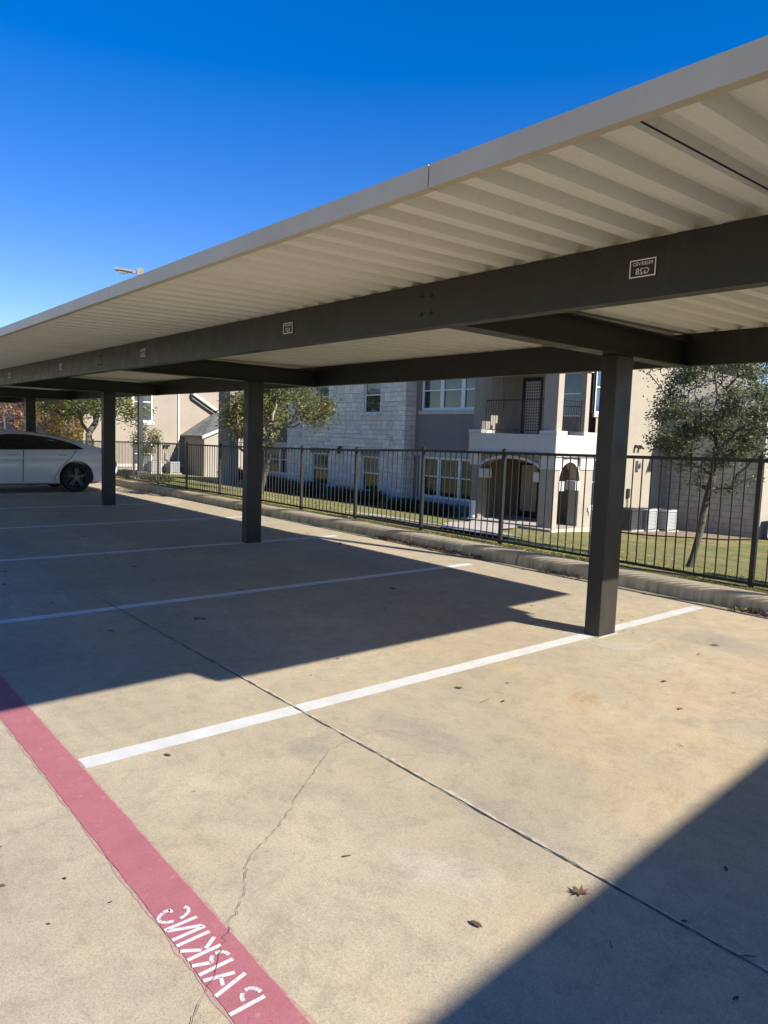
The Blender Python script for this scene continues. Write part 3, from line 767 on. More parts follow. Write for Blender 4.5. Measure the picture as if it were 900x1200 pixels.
d = MB(); d.box(-18.195, -17.405, TB+.05, TB+.09, -1.15, .635); d.build('entry_door', M['tan_door'], dr)
d = MB(); d.box(-18.195, -17.405, TB+.052, TB+.09, -1.38, -1.155); d.build('door_kick', M['dark_frame'], dr)
# balcony railing
rl = MB()
def railrun(mb, p0, p1, z0, z1, pitch=.115):
    p0, p1 = Vector(p0), Vector(p1); L = (p1-p0).length; n = int(L/pitch)
    for z, r in ((z0, .016), (z1, .02)): mb.tube((*p0, z), (*p1, z), r, r, 6)
    for i in range(n+1):
        q = p0+(p1-p0)*(i/n); mb.tube((*q, z0), (*q, z1), .0085, .0085, 5)
railrun(rl, (XA+.43, TY+.2), (XC-.57, TY+.2), 1.93, 3.0); rl.build('balcony_railing', M['fence'], ap)
rl = MB(); railrun(rl, (XC-.16, TY+.47), (XC-.16, 21.71), 1.93, 3.0); rl.build('balcony_railing', M['fence'], ap)
mt_ = MB(); mt_.box(-18.62, -18.42, TY-.12, TY-.0, -1.35, -.72); mt_.build('meter_box', M['win_frame'], ap)
# ---- sunlit side wall facing +x
xw = [(22.28, 23.2, 2.62, 4.4), (22.28, 23.2, -.72, 1.0)]
wall('side_wall', M['beige_stucco'], XC-.002, 'x', TB, 27.5, -1.9, 6.2, xw)
for o in xw: window(XC-.002, 'x', *o, rec=.07, pane='blue_glass', upper='blue_glass', fw_=.07, sillh=.14)
st_ = MB(); st_.box(XC, XC+.05, 21.65, 27.5, -1.1, -1.0)
bs = MB(); bs.box(XC-.001, XC+.045, TB+.001, 22.27, -.98, -.80); bs.build('sill_band', M['white_trim'], ap)
gp = MB(); gp.prism([(TB, 6.2), (30, 6.2), (30, 6.6), (TB, 6.6)], XC-.3, XC-.004, 'x'); gp.build('side_wall_top', M['beige_stucco'], ap)
for y in (25.08, 25.36):
    t = MB(); t.box(XC+.001, XC+.08, y-.05, y+.05, 1.45, 1.56); t.add([(XC+.08, y-.06, 1.54), (XC+.08, y+.06, 1.54), (XC+.22, y+.08, 1.40), (XC+.22, y-.08, 1.40), (XC+.08, y-.05, 1.44), (XC+.08, y+.05, 1.44)], [(0, 1, 2, 3), (3, 2, 5, 4), (0, 3, 4), (1, 5, 2)]); t.build('flood_light', M['pole'], ap)
t = MB(); t.box(XC+.001, XC+.10, 25.22, 25.42, .58, .96); t.tube((XC+.1, 25.32, .80), (XC+.2, 25.32, .80), .09, .09, 12); t.build('electric_meter', M['galv'], ap)
t = MB(); t.box(XC+.001, XC+.08, 24.68, 24.82, -.45, -.10); t.tube((XC+.04, 24.75, -1.5), (XC+.04, 24.75, -.45), .02, .02, 6); t.build('disconnect_box', M['pole'], ap)
# ---- low block wing
wall('block_wall', M['block'], 27.5, 'y', XC, -11.28, -2.0, 3.02)
we = MB(); we.quad((-11.28, 27.5, -2), (-11.28, 36, -2), (-11.28, 36, 3.02), (-11.28, 27.5, 3.02)); we.build('wing_end_wall', M['cream'], ap, fix=False)
tr = MB(); tr.box(-11.32, -11.18, 27.42, 27.498, -1.9, 3.0); tr.build('corner_trim', M['white_trim'], ap)
wr = MB(); wr.add([(XC+.003, 27.15, 3.03), (-10.9, 27.15, 3.03), (-10.9, 36, 3.03), (XC+.003, 36, 3.03), (XC+.003, 31.5, 4.0), (-12.4, 31.5, 4.0)], [(0, 1, 5, 4), (1, 2, 5), (2, 3, 4, 5), (0, 4, 3), (0, 3, 2, 1)]); wr.build('wing_roof', M['shingle'], ap)
fa = MB(); fa.box(XC+.003, -10.88, 27.12, 27.149, 2.93, 3.06); fa.build('wing_fascia', M['white_trim'], ap)
# ---- body and roof of the main block
bk = MB(); bk.box(-32.6, XC-.35, TB+.15, 36, -1.9, TOP+1.2); bk.build('building_core', M['dark_stucco'], ap)
hip = MB(); ov = .35
hip.add([(-33.6, 20.7, 5.2), (XC+.25, 20.7, 5.2), (XC+.25, 37, 5.2), (-33.6, 37, 5.2), (-28, 29, 8.0), (-21, 29, 8.0)], [(0, 1, 5, 4), (1, 2, 5), (2, 3, 4, 5), (3, 0, 4), (3, 2, 1, 0)])
hip.build('roof', M['shingle'], ap)
ev = MB(); ev.box(-33.4, XC, 20.9, 22.5, 4.76, 5.19); ev.build('eave_soffit', M['white_trim'], ap)

pr = MB(); pr.box(-37.75, -36.42, 19.5, 20.05, -1.9, 5.19); pr.build('corner_pier', M['grey_stucco'], ap)
pr = MB(); pr.box(-37.70, -36.47, 20.051, 21.69, 1.2, 1.9); pr.build('corner_balcony', M['white_trim'], ap)
# ------------------------------------------------------------------ left building
lb = empty('stucco_building', (-48.5, 24, -1.7), 'tall pinkish beige stucco building with a white drainpipe and a small shingled lean-to, far left', 'building')
LX = -48.55
lo = [(18.75, 20.15, 2.0, 4.6), (18.75, 20.15, -1.1, .7)]
wall('stucco_wall', M['pink_stucco'], LX, 'x', 15.5, 40, -2, 9, lo, parent=lb)
for o in lo: window(LX, 'x', *o, rec=.08, parent=lb, fw_=.11, sillh=.18, pane='pale_glass', upper='pale_glass')
fr = MB(); fr.quad((LX, 15.5, -2), (-75, 15.5, -2), (-75, 15.5, 9), (LX, 15.5, 9)); fr.build('front_wall', M['pink_stucco'], lb, fix=False)
rf = MB(); rf.box(-75, LX+.4, 15.1, 40, 9.0, 9.3); rf.build('roof', M['shingle'], lb)
dp = MB(); dp.tube((LX+.07, 21.98, -1.6), (LX+.07, 21.98, 8.9), .06, .06, 8); dp.build('downspout', M['win_frame'], lb)
bb_ = MB(); bb_.box(LX+.001, LX+.06, 15.5, 22.39, -1.05, -.85); bb_.build('sill_band', M['white_trim'], lb)
# lean-to with a shingle roof
SX = -45.36
sh = MB(); sh.prism([(22.4, -1.9), (26.5, -1.9), (26.5, 1.9), (24.3, 1.9), (22.4, 1.13)], LX+.002, SX, 'x'); sh.build('lean_to_wall', M['cream'], lb)
sr = MB(); sr.add([(LX+.003, 22.15, 1.10), (SX+.25, 22.15, 1.10), (SX+.25, 24.9, 2.25), (LX+.003, 24.9, 2.9), (LX+.003, 22.15, 1.2), (SX+.25, 22.15, 1.2), (SX+.25, 24.9, 2.35), (LX+.003, 24.9, 3.0)], [(3, 2, 1, 0), (4, 5, 6, 7), (0, 1, 5, 4), (1, 2, 6, 5), (2, 3, 7, 6), (3, 0, 4, 7)]); sr.build('lean_to_roof', M['shingle'], lb)
sf = MB(); sf.prism([(22.12, 1.00), (24.9, 2.14), (24.9, 2.36), (22.12, 1.22)], SX+.252, SX+.30, 'x'); sf.build('rake_board', M['white_trim'], lb)
rb = MB(); rb.prism([(22.9, 4.25), (25.6, 2.62), (25.6, 2.42), (22.9, 4.02)], LX+.003, LX+.45, 'x'); rb.build('roof_rake', M['white_trim'], lb)
rb = MB(); rb.prism([(22.9, 4.0), (25.6, 2.40), (25.6, 2.2), (22.9, 3.78)], LX+.003, LX+.25, 'x'); rb.build('shaded_soffit', M['dark_stucco'], lb)  # dark stucco puts the shade under the rake into the colour
for y in (20.0, 20.22):
    t = MB(); t.box(LX+.001, LX+.3, y+.9, y+1.05, .35, .5); t.build('flood_light', M['pole'], lb)
t = MB(); t.box(LX+.001, LX+.12, 21.0, 21.25, -.55, -.1); t.build('electric_meter', M['galv'], lb)
# pale buildings at the far left
b3 = empty('grey_building', (-82, 26, -1.7), 'pale grey building with a bright sunlit end wall behind the white car and green tree', 'building')
wall('stucco_wall', M['grey_stucco'], 26, 'y', -95, -75.6, -2, 7, [(-79.5, -77.5, -1, 1.3), (-86, -84, 1.8, 3.6)], parent=b3)
window(26, 'y', -79.5, -77.5, -1, 1.3, parent=b3, rec=.1, fw_=.12); window(26, 'y', -86, -84, 1.8, 3.6, parent=b3, rec=.1, fw_=.12)
w_ = MB(); w_.quad((-75.6, 26, -2), (-75.6, 34, -2), (-75.6, 34, 7), (-75.6, 26, 7)); w_.build('end_wall', M['cream'], b3, fix=False)
w_ = MB(); w_.box(-75.55, -75.5, 26, 34, 1.0, 1.2); w_.build('trim_band', M['white_trim'], b3)
w_ = MB(); w_.add([(-96, 25.4, 7), (-75, 25.4, 7), (-75, 35, 7), (-96, 35, 7), (-90, 30, 9.2), (-81, 30, 9.2)], [(0, 1, 5, 4), (1, 2, 5), (2, 3, 4, 5), (3, 0, 4), (3, 2, 1, 0)]); w_.build('roof', M['shingle'], b3)
b4 = empty('cream_building', (-125, 30, -1.7), 'cream building glimpsed behind the orange autumn trees at the left edge', 'building')
w_ = MB(); w_.box(-150, -112, 22, 48, -2.5, 6.0); w_.build('stucco_wall', M['cream'], b4)
for y in (24, 28, 32, 36):
    window(-112, 'x', y, y+1.6, 1.6, 3.4, parent=b4, rec=.0, fw_=.14); window(-112, 'x', y, y+1.6, -1.2, .6, parent=b4, rec=.0, fw_=.14)
w_ = MB(); w_.add([(-151, 21, 6), (-111, 21, 6), (-111, 49, 6), (-151, 49, 6), (-140, 35, 9.5), (-122, 35, 9.5)], [(0, 1, 5, 4), (1, 2, 5), (2, 3, 4, 5), (3, 0, 4), (3, 2, 1, 0)]); w_.build('roof', M['shingle'], b4)

# ------------------------------------------------------------------ path to the tower
def drape(name, mat, pts, z=.02):
    mb = MB(); mb.add([(x, y, terr(x, y)+z) for x, y in pts], [tuple(range(len(pts)))]); return mb
pp = MB(); cl = [(-17.2, 19.8), (-15.6, 18.0), (-13.4, 15.2), (-11.2, 12.2), (-9.4, 10.2), (-8.2, 9.2)]; wd = [1.6, 1.5, 1.3, 1.15, 1.1, 1.2]
vs = []; 
for i, (x, y) in enumerate(cl):
    a = cl[max(i-1, 0)]; b = cl[min(i+1, len(cl)-1)]; d = Vector((b[0]-a[0], b[1]-a[1])).normalized(); nn = Vector((-d.y, d.x))*wd[i]/2
    for s in (-1, 1): vs.append((x+s*nn.x, y+s*nn.y, terr(x, y+s*nn.y)+.06))
pp.add(vs, [(2*i, 2*i+1, 2*i+3, 2*i+2) for i in range(len(cl)-1)])
pp.quad((-11, 8.2, terr(0, 8.2)+.055), (-7.2, 8.2, terr(0, 8.2)+.055), (-7.2, 9.35, terr(0, 9.35)+.055), (-11, 9.35, terr(0, 9.35)+.055))
kind(pp.build('path', M['path'], fix=False))
so2 = MB(); so2.add([(x, y, terr(x, y)+.05) for x, y in ((-14.9, 22.6), (-13.0, 23.4), (-11.4, 25.6), (-11.2, 27.45), (-14.9, 27.45))], [(0, 1, 2, 3, 4)]); kind(so2.build('bare_soil', M['mulch'], fix=False))

# ------------------------------------------------------------------ condensers
def condenser(x, y, mat, label, rz=0, parent_z=None, w=.62, h=.80):
    z = terr(x, y)+.06
    r = empty('air_conditioner', (x, y, z), label, 'air conditioner', 'condenser units on the ground')
    b = MB(); b.box(x-w/2, x+w/2, y-w/2, y+w/2, z+.05, z+h-.09); b.build('coil', M['ac_dark'], r)
    c = MB()
    for sx in (-1, 1):
        for sy in (-1, 1): c.box(x+sx*(w/2)-.035, x+sx*(w/2)+.035, y+sy*(w/2)-.035, y+sy*(w/2)+.035, z+.03, z+h-.085)
    for k in range(12):
        zz = z+.08+k*(h-.20)/11.4
        c.box(x-w/2-.02, x+w/2+.02, y-w/2-.02, y+w/2+.02, zz, zz+.036)
    c.build('louvres', mat, r)
    t = MB(); t.box(x-w/2-.045, x+w/2+.045, y-w/2-.045, y+w/2+.045, z+h-.08, z+h); t.build('top', mat, r, bevel=.01)
    g_ = MB()
    for rad in (.07, .14, .21, .26): g_.lathe([(rad-.006, z+h+.001), (rad-.006, z+h+.012), (rad+.006, z+h+.012), (rad+.006, z+h+.001)], (x, y, 0), 'z', 20)
    g_.build('fan_grille', M['ac_black'], r)
    p = MB(); p.box(x-w/2-.1, x+w/2+.1, y-w/2-.1, y+w/2+.1, z-.06, z+.03); p.build('pad', M['footing'], r)
    return r
condenser(-14.35, 23.95, M['ac_black'], 'dark condenser unit half hidden behind the nearest carport post')
condenser(-14.25, 24.85, M['ac'], 'pale grey condenser unit, middle of the three against the sunlit side wall')
condenser(-13.95, 25.75, M['ac'], 'pale grey condenser unit, the one closest to the block wall corner')
condenser(-47.9, 20.0, M['ac'], 'pale condenser unit left of the other one by the pinkish building')
condenser(-47.9, 21.35, M['ac'], 'pale condenser unit nearest the lean-to of the pinkish building')
condenser(-10.6, 28.3, M['ac_black'], 'dark condenser unit at the right edge beside the white wing end wall')

# ------------------------------------------------------------------ street lamp
lx, ly = -20.3, 8.05
sl_ = empty('street_lamp', (lx, ly, .05), 'dark bronze lamp post behind the fence with a flat head above the carport roof', 'street lamp')
b = MB(); b.tube((lx, ly, -.1), (lx, ly, .16), .30, .29, 20); b.build('footing', M['footing'], sl_)
b = MB(); b.box(lx-.16, lx+.16, ly-.16, ly+.16, .161, .30); b.build('base_cover', M['pole'], sl_, bevel=.02)
b = MB(); b.box(lx-.062, lx+.062, ly-.062, ly+.062, .301, 5.92); b.build('pole', M['pole'], sl_, bevel=.008)
hd_ = Vector((-.42, -.91, 0)).normalized(); sd = Vector((-hd_.y, hd_.x, 0))
def hb(mb, a0, a1, w, z0, z1, tilt=0):
    pts = []
    for a, zz in ((a0, 0), (a1, tilt)):
        for s in (-1, 1):
            for z in (z0, z1):
                p = Vector((lx, ly, 0))+hd_*a+sd*(s*w/2); pts.append((p.x, p.y, z+zz))
    mb.add(pts, [(0, 1, 3, 2), (4, 6, 7, 5), (0, 4, 5, 1), (2, 3, 7, 6), (1, 5, 7, 3), (0, 2, 6, 4)])
b = MB(); hb(b, -.08, .08, .16, 5.74, 5.93); b.build('bracket', M['lamp_grey'], sl_)
b = MB(); hb(b, .10, .22, .09, 5.78, 5.86); hd0 = b.build('arm', M['lamp_grey'], sl_)
b = MB(); hb(b, .20, .66, .30, 5.80, 5.85, .03); b.build('lamp_head', M['lamp_grey'], sl_)
b = MB(); hb(b, .34, .56, .20, 5.765, 5.805, .0); b.build('lamp_lens', M['lens'], sl_)

l2 = copy_tree(sl_); l2.location = (.15, 8.58, .05); l2.rotation_euler = (0, 0, 0)
l2['label'] = 'second bronze lamp post just beyond the right edge, seen only by its thin shadow'
for o_ in (sl_, l2): o_['group'] = 'lamp posts along the fence'
# unseen green box, added to cast the shadow on the grass at the right edge
uc = empty('shadow_caster_box', (-2.35, 8.8, 0), 'low green box added unseen beyond the right edge to cast the shadow on the grass', 'shadow caster')
b = MB(); b.box(-2.85, -1.85, 8.55, 9.3, -.1, .68); b.build('body', M['box_green'], uc, bevel=.02)
b = MB(); b.box(-2.89, -1.81, 8.50, 9.34, .681, .73); b.build('lid', M['box_green'], uc, bevel=.01)

# ------------------------------------------------------------------ trees
def leaves_mesh(name, mat, pts, L, Wd, parent, seed, up=.35):
    r = np.random.default_rng(seed); n = len(pts); pts = np.asarray(pts)
    d = r.normal(size=(n, 3)); d[:, 2] = d[:, 2]*.6-.1; d /= np.linalg.norm(d, axis=1)[:, None]
    nr = r.normal(size=(n, 3)); nr[:, 2] += up*2; s = np.cross(d, nr); s /= np.linalg.norm(s, axis=1)[:, None]+1e-9
    nn = np.cross(s, d); l = L*r.uniform(.5, 1.55, (n, 1)); w = Wd*r.uniform(.7, 1.3, (n, 1))
    a = pts-d*l/2; b = pts+s*w/2+nn*w*.12; c = pts+d*l/2; e = pts-s*w/2+nn*w*.12
    V = np.stack([a, b, c, e], 1).reshape(-1, 3)
    rootn = parent
    o_ = OFF.get(rootn.name, Vector((0, 0, 0))) if rootn else Vector((0, 0, 0)); V = V-np.array(o_)
    me = bpy.data.meshes.new(name); F = np.arange(4*n).reshape(-1, 4)
    me.from_pydata(V.tolist(), [], F.tolist()); me.materials.append(mat)
    o = bpy.data.objects.new(name, me); COL.objects.link(o)
    if parent: o.parent = parent
    return o
def tree(name, base, fork, blobs, nodes, leaves, L, Wd, lm, bm_, label, cat='tree', group=None, r0=.06, sig=.16, seed=1, lean=None, tipmin=0.0):
    rr = np.random.default_rng(seed)
    root = empty(name, base, label, cat, group)
    base = np.array(base, float); fork = np.array(fork, float)
    P = [base]; par = [-1]
    nt_ = 7
    for i in range(1, nt_+1):
        t = i/nt_; q = base+(fork-base)*t+np.array([math.sin(t*5)*.03, math.cos(t*4)*.03-.03, 0])*np.linalg.norm(fork-base)*.35
        P.append(q); par.append(len(P)-2)
    pts = []
    wts = np.array([b[1][0]*b[1][1]*b[1][2] for b in blobs]); wts = wts/wts.sum()
    while len(pts) < nodes:
        b = blobs[rr.choice(len(blobs), p=wts)]; u = rr.normal(size=3); u /= np.linalg.norm(u); q = np.array(b[0])+u*np.array(b[1])*rr.uniform(.25, 1)**(1/2.2)
        pts.append(q)
    pts.sort(key=lambda q: np.linalg.norm(q-fork))
    dist0 = {0: 0}
    plen = [0]
    for i in range(1, len(P)): plen.append(plen[-1]+np.linalg.norm(P[i]-P[i-1]))
    for q in pts:
        A = np.array(P[nt_-1:]); dd = np.linalg.norm(A-q, axis=1); cost = dd+.35*np.array(plen[nt_-1:])*0.6
        k = int(np.argmin(cost))+nt_-1
        mid = (P[k]+q)/2+rr.normal(size=3)*dd[k-nt_+1]*.08
        P.append(mid); par.append(k); plen.append(plen[k]+np.linalg.norm(mid-P[k]))
        P.append(q); par.append(len(P)-2); plen.append(plen[-1]+np.linalg.norm(q-mid))
    cnt = np.zeros(len(P)); child = np.zeros(len(P))
    for i in range(1, len(P)): child[par[i]] += 1
    for i in range(len(P)-1, 0, -1):
        if child[i] == 0: cnt[i] = 1
        cnt[par[i]] += cnt[i]
    rad = r0*(np.maximum(cnt, 1)/cnt[1])**.46
    rad = np.maximum(rad, .0028)
    tb = MB()
    for i in range(1, len(P)):
        n = 9 if rad[i] > r0*.4 else (6 if rad[i] > .01 else 4)
        ra = rad[par[i]] if par[i] < nt_ or cnt[par[i]] < cnt[i]*1.6 else rad[i]*1.1
        flare = 1.35 if par[i] == 0 else 1
        tb.tube(P[i-1] if False else P[par[i]], P[i], ra*flare, rad[i], n, False)
    tb.build('trunk', bm_, root, smooth=True, fix=False)
    tips = [i for i in range(nt_+1, len(P)) if cnt[i] <= 3]
    idx = rr.choice(tips, size=leaves); w = rr.uniform(0, 1, (leaves, 1))
    PA = np.array(P); pr_ = np.array(par)
    # leaf clumps vary in density from twig to twig
    dens = rr.uniform(.1, 1, len(P))**1.3; keep = rr.uniform(size=leaves) < dens[idx]; idx = idx[keep]; w = w[keep]
    pos = PA[idx]*w+PA[pr_[idx]]*(1-w)+rr.normal(size=(len(idx), 3))*sig*np.array([1, 1, .8])
    leaves_mesh('crown', lm, pos, L, Wd, root, seed+5)
    return root
ox, oy = -4.75, 9.55; oz = terr(ox, oy)-.02
tree('oak_tree', (ox, oy, oz), (-4.50, 9.55, 1.15), [((-4.45, 9.55, 2.2), (1.05, .95, .95)), ((-4.75, 9.6, 1.75), (.75, .8, .6)), ((-3.7, 9.6, 1.75), (.75, .75, .55)), ((-4.75, 9.5, 3.0), (.8, .8, .7)), ((-4.45, 9.6, 1.25), (.62, .5, .38)), ((-5.2, 9.55, 1.75), (.45, .4, .4))],
     360, 62000, .046, .022, M['oak_leaf'], M['bark'], 'small grey green oak behind the fence at right, in front of the block wall', 'tree', 'trees behind the fence', .045, .072, 11)
tree('crape_tree', (-13.75, 7.85, .1), (-13.5, 7.85, 1.05), [((-13.6, 7.85, 1.85), (.72, .7, .62)), ((-13.3, 7.85, 2.5), (.6, .6, .5)), ((-13.75, 7.85, 1.4), (.42, .45, .35))],
     150, 11000, .065, .034, M['green_leaf'], M['pale_bark'], 'small leaning tree with green and yellow leaves just left of the second carport post', 'tree', 'trees behind the fence', .055, .09, 21)
tree('oak_tree', (-21.4, 12.6, -.55), (-20.5, 12.6, 1.35), [((-19.6, 12.6, 2.35), (1.6, 1.4, .75)), ((-21.0, 12.7, 2.7), (1.5, 1.3, .9)), ((-18.6, 12.7, 2.1), (.75, .8, .5)), ((-22.2, 12.6, 2.3), (1.0, 1.0, .8)), ((-19.8, 12.6, 3.5), (1.6, 1.3, .8))],
     320, 30000, .080, .042, M['gold_leaf'], M['bark'], 'broad tree with yellowing leaves just right of the second carport post, before the stone front', 'tree', 'trees behind the fence', .11, .15, 31)
tree('sapling', (-20.9, 8.35, .02), (-20.8, 8.35, .85), [((-20.6, 8.35, 1.25), (.40, .4, .42)), ((-20.95, 8.35, 1.05), (.3, .3, .3)), ((-20.3, 8.35, 1.0), (.3, .3, .3))],
     80, 4200, .055, .03, M['green_leaf'], M['bark'], 'thin young tree with sparse green leaves beside the lamp post', 'tree', 'trees behind the fence', .022, .08, 41)
tree('oak_tree', (-39.7, 13.0, -.7), (-39.7, 13.0, 1.2), [((-39.5, 13, 2.9), (2.6, 2.2, .85)), ((-42.8, 13, 2.7), (2.3, 2, .75)), ((-36.4, 13, 2.7), (2.2, 2, .75)), ((-39, 13, 4.0), (3, 2.5, 1.0)), ((-34.4, 13, 2.2), (1.0, 1.0, .6)), ((-45.2, 13, 2.9), (1.4, 1.2, .6))],
     340, 24000, .14, .08, M['green_leaf'], M['bark'], 'spreading green live oak with a forked trunk behind the white car', 'tree', 'trees behind the fence', .17, .22, 51)
tree('autumn_tree', (-54.6, 13.0, -.8), (-54.5, 13.0, .9), [((-54.4, 13, 2.4), (2.1, 2, 1.5)), ((-57.2, 13, 2.5), (2.0, 1.9, 1.5)), ((-54.5, 13, 4), (2.0, 2, 1.2)), ((-51.7, 13, 2.2), (1.0, 1, 1.2)), ((-59.5, 13, 2.4), (1.4, 1.4, 1.2))],
     260, 6000, .15, .09, M['rust_leaf'], M['bark'], 'autumn tree with rust orange leaves at the left edge above the car roof', 'tree', 'trees behind the fence', .10, .24, 61)
tree('autumn_tree', (-46.6, 13.6, -.85), (-46.6, 13.6, .6), [((-46.8, 13.6, 2.2), (1.7, 1.5, 1.3)), ((-45.2, 13.6, 1.5), (1.2, 1.2, 1.0)), ((-48.0, 13.6, 2.6), (1.1, 1.2, 1.0)), ((-46.2, 13.6, .7), (1.4, 1.2, .7))],
     220, 7500, .13, .085, M['amber_leaf'], M['bark'], 'autumn tree with amber yellow leaves between the car roof and the fourth carport post', 'tree', 'trees behind the fence', .08, .2, 71)

def shrub(x, y, rx, ry, h, n, label, mat='hedge_leaf', L=.07, group='shrubs along the stone front', seed=0):
    z = terr(x, y); rr = np.random.default_rng(seed+90)
    root = empty('shrub', (x, y, z), label, 'shrub', group)
    c = MB(); bm_ = bmesh.new(); bmesh.ops.create_icosphere(bm_, subdivisions=2, radius=1)
    vs = []
    for v in bm_.verts:
        k = .80+.18*mnoise.noise(v.co*2.2+Vector((x, y, 0)))
        vs.append((x+v.co.x*rx*k, y+v.co.y*ry*k, z+h*.5+v.co.z*h*.5*k))
    c.add(vs, [tuple(v.index for v in f.verts) for f in bm_.faces]); bm_.free()
    c.build('dark_core', M['hedge_core'], root, smooth=True)  # near black core: shade inside the shrub put into its colour
    u = rr.normal(size=(n, 3)); u /= np.linalg.norm(u, axis=1)[:, None]; u *= rr.uniform(.78, 1.08, (n, 1))
    lump = np.array([1+.16*mnoise.noise(Vector(q)*2.3+Vector((x, y, 0))) for q in u])[:, None]
    u = u*lump
    leaves_mesh('foliage', M[mat], np.array([x, y, z+h*.5])+u*np.array([rx, ry, h*.5]), L, L*.5, root, seed)
    return root
hx = [(-33.5, 1.0, .80), (-31.4, 1.2, .70), (-29.2, 1.25, .78), (-26.9, 1.1, .66), (-24.7, .9, .72), (-22.5, 1.1, .50), (-20.5, .95, .46)]
hl = ['dark shrub at the left end of the row under the stone front', 'dark shrub second from the left in the row under the stone front', 'broad dark shrub below the left ground floor window of the stone front',
      'dark shrub between the two ground floor windows of the stone front', 'dark rounded shrub right of the right ground floor stone front window', 'low dark shrub under the left end of the triple window', 'low dark shrub under the triple window, closest to the balcony tower']
for i, (x, r, h) in enumerate(hx): shrub(x, 20.1, r, .75, h, 1500, hl[i], seed=i)
shrub(-21.3, 8.15, .6, .45, .24, 600, 'low green shrub at the foot of the lamp post, left side', 'green_leaf', .07, 'shrubs by the lamp post', 20)
shrub(-19.3, 8.1, .7, .45, .22, 600, 'low green shrub at the foot of the lamp post, right side', 'green_leaf', .07, 'shrubs by the lamp post', 21)
shrub(-38.6, 21.0, 1.1, .9, 1.0, 900, 'dark round shrub in front of the taupe corner pier', 'hedge_leaf', .09, None, 22)

# grass blades near the kerb: nobody could count them
n = 62000; gx = rng.uniform(-17, -1.0, n); gy = 7.10+rng.exponential(1.3, n); ok = (gy < 13) & ~((gx < -7.2) & (gy > 8.15) & (gy < 9.4)); gx, gy = gx[ok], gy[ok]
cl_ = np.array([mnoise.noise(Vector((a*1.1, b*1.6, 2))) for a, b in zip(gx, gy)]); ok = cl_ > -.28+rng.normal(size=len(gx))*.12; gx, gy = gx[ok], gy[ok]
n = len(gx); gz = np.array([terr(a, b) for a, b in zip(gx, gy)])-.005
ang = rng.uniform(0, 2*np.pi, n); hh = rng.uniform(.014, .032, n); ww = rng.uniform(.003, .006, n)*(1+.25*(gy-7)); ln = rng.normal(size=(n, 2))*.018
A = np.stack([gx-np.cos(ang)*ww, gy-np.sin(ang)*ww, gz], 1); B_ = np.stack([gx+np.cos(ang)*ww, gy+np.sin(ang)*ww, gz], 1); C_ = np.stack([gx+ln[:, 0], gy+ln[:, 1], gz+hh], 1)
V = np.stack([A, B_, C_], 1).reshape(-1, 3); me = bpy.data.meshes.new('grass'); me.from_pydata(V.tolist(), [], np.arange(3*n).reshape(-1, 3).tolist()); me.materials.append(M['blade'])
go = bpy.data.objects.new('grass', me); COL.objects.link(go); tag(go, 'short half dry winter grass between the kerb and the buildings', 'grass', None, 'stuff')

# ------------------------------------------------------------------ fallen leaves
def leafobj(x, y, s, rz, mat, label, shape=0, group='fallen leaves on the concrete', curl=.3, seed=0):
    rr = random.Random(seed)
    if shape == 0: out = [(-.5, 0), (-.3, .14), (0, .2), (.3, .13), (.5, 0), (.3, -.14), (0, -.19), (-.3, -.13)]
    elif shape == 1: out = [(-.55, .02), (-.3, .08), (-.33, .34), (-.08, .14), (.05, .48), (.15, .16), (.42, .30), (.28, .04), (.55, -.05), (.25, -.12), (.30, -.42), (.06, -.17), (-.12, -.45), (-.15, -.14), (-.42, -.25), (-.3, -.05)]
    else: out = [(-.6, .02), (-.2, .05), (.2, .03), (.6, .01), (.6, -.02), (.2, -.04), (-.2, -.03), (-.6, -.03)]
    c, s_ = math.cos(rz), math.sin(rz); vs = [(0, 0, .006+.02*s)]
    vs = []
    for (a, b) in [(0, 0)]+out:
        z = .0045+s*curl*(abs(b)*.9+.35*a*a)+s*.03*rr.random()
        vs.append(((a*c-b*s_)*s, (a*s_+b*c)*s, z))
    k = len(out); fs = [(0, 1+i, 1+(i+1) % k) for i in range(k)]
    top = [(p[0], p[1], p[2]+.0012) for p in vs]; m_ = len(vs)
    allf = fs+[tuple(j+m_ for j in f[::-1]) for f in fs]+[(1+i, m_+1+i, m_+1+(i+1) % k, 1+(i+1) % k) for i in range(k)]
    me = bpy.data.meshes.new('fallen_leaf'); me.from_pydata(vs+top, [], allf); me.materials.append(mat)
    o = bpy.data.objects.new('fallen_leaf', me); COL.objects.link(o); o.location = (x, y, 0)
    return tag(o, label, 'leaf', group)
leafobj(-1.279, 2.001, .062, .6, M['dry_leaf'], 'lobed reddish brown leaf beside the concrete joint, next to the lower right shadow', 1, curl=.45, seed=1)
single = [(-2.912, 3.116, .055, .3, 0, 'dry brown leaf right of the nearest white stripe, between joint and post'), (-1.383, 1.607, .045, .1, 0, 'curled brown leaf alone below the joint, near the bottom of the sunlit concrete'),
          (-1.912, 1.51, .030, 1.2, 0, 'small reddish leaf midway between the crack and the lower right shadow'), (-2.456, 5.439, .070, -.1, 0, 'brown leaf on the grey stain right of the nearest post'),
          (-3.047, 1.34, .040, .4, 0, 'brown leaf just below the near end of the nearest white stripe'), (-5.323, 4.668, .085, .4, 0, 'dark leaf in the carport shade left of the nearest post'), (-2.449, .514, .035, .9, 0, 'dark leaf left of the red line at the left edge'),
          (-2.671, 3.092, .075, 1.7, 2, 'thin twig like leaf on the concrete right of the nearest stripe')]
for i, (x, y, s, rz, sh_, lab) in enumerate(single): leafobj(x, y, s, rz, M['dry_leaf' if i != 5 else 'dark_leaf'], lab, sh_, seed=i+2)
rl_ = random.Random(5)
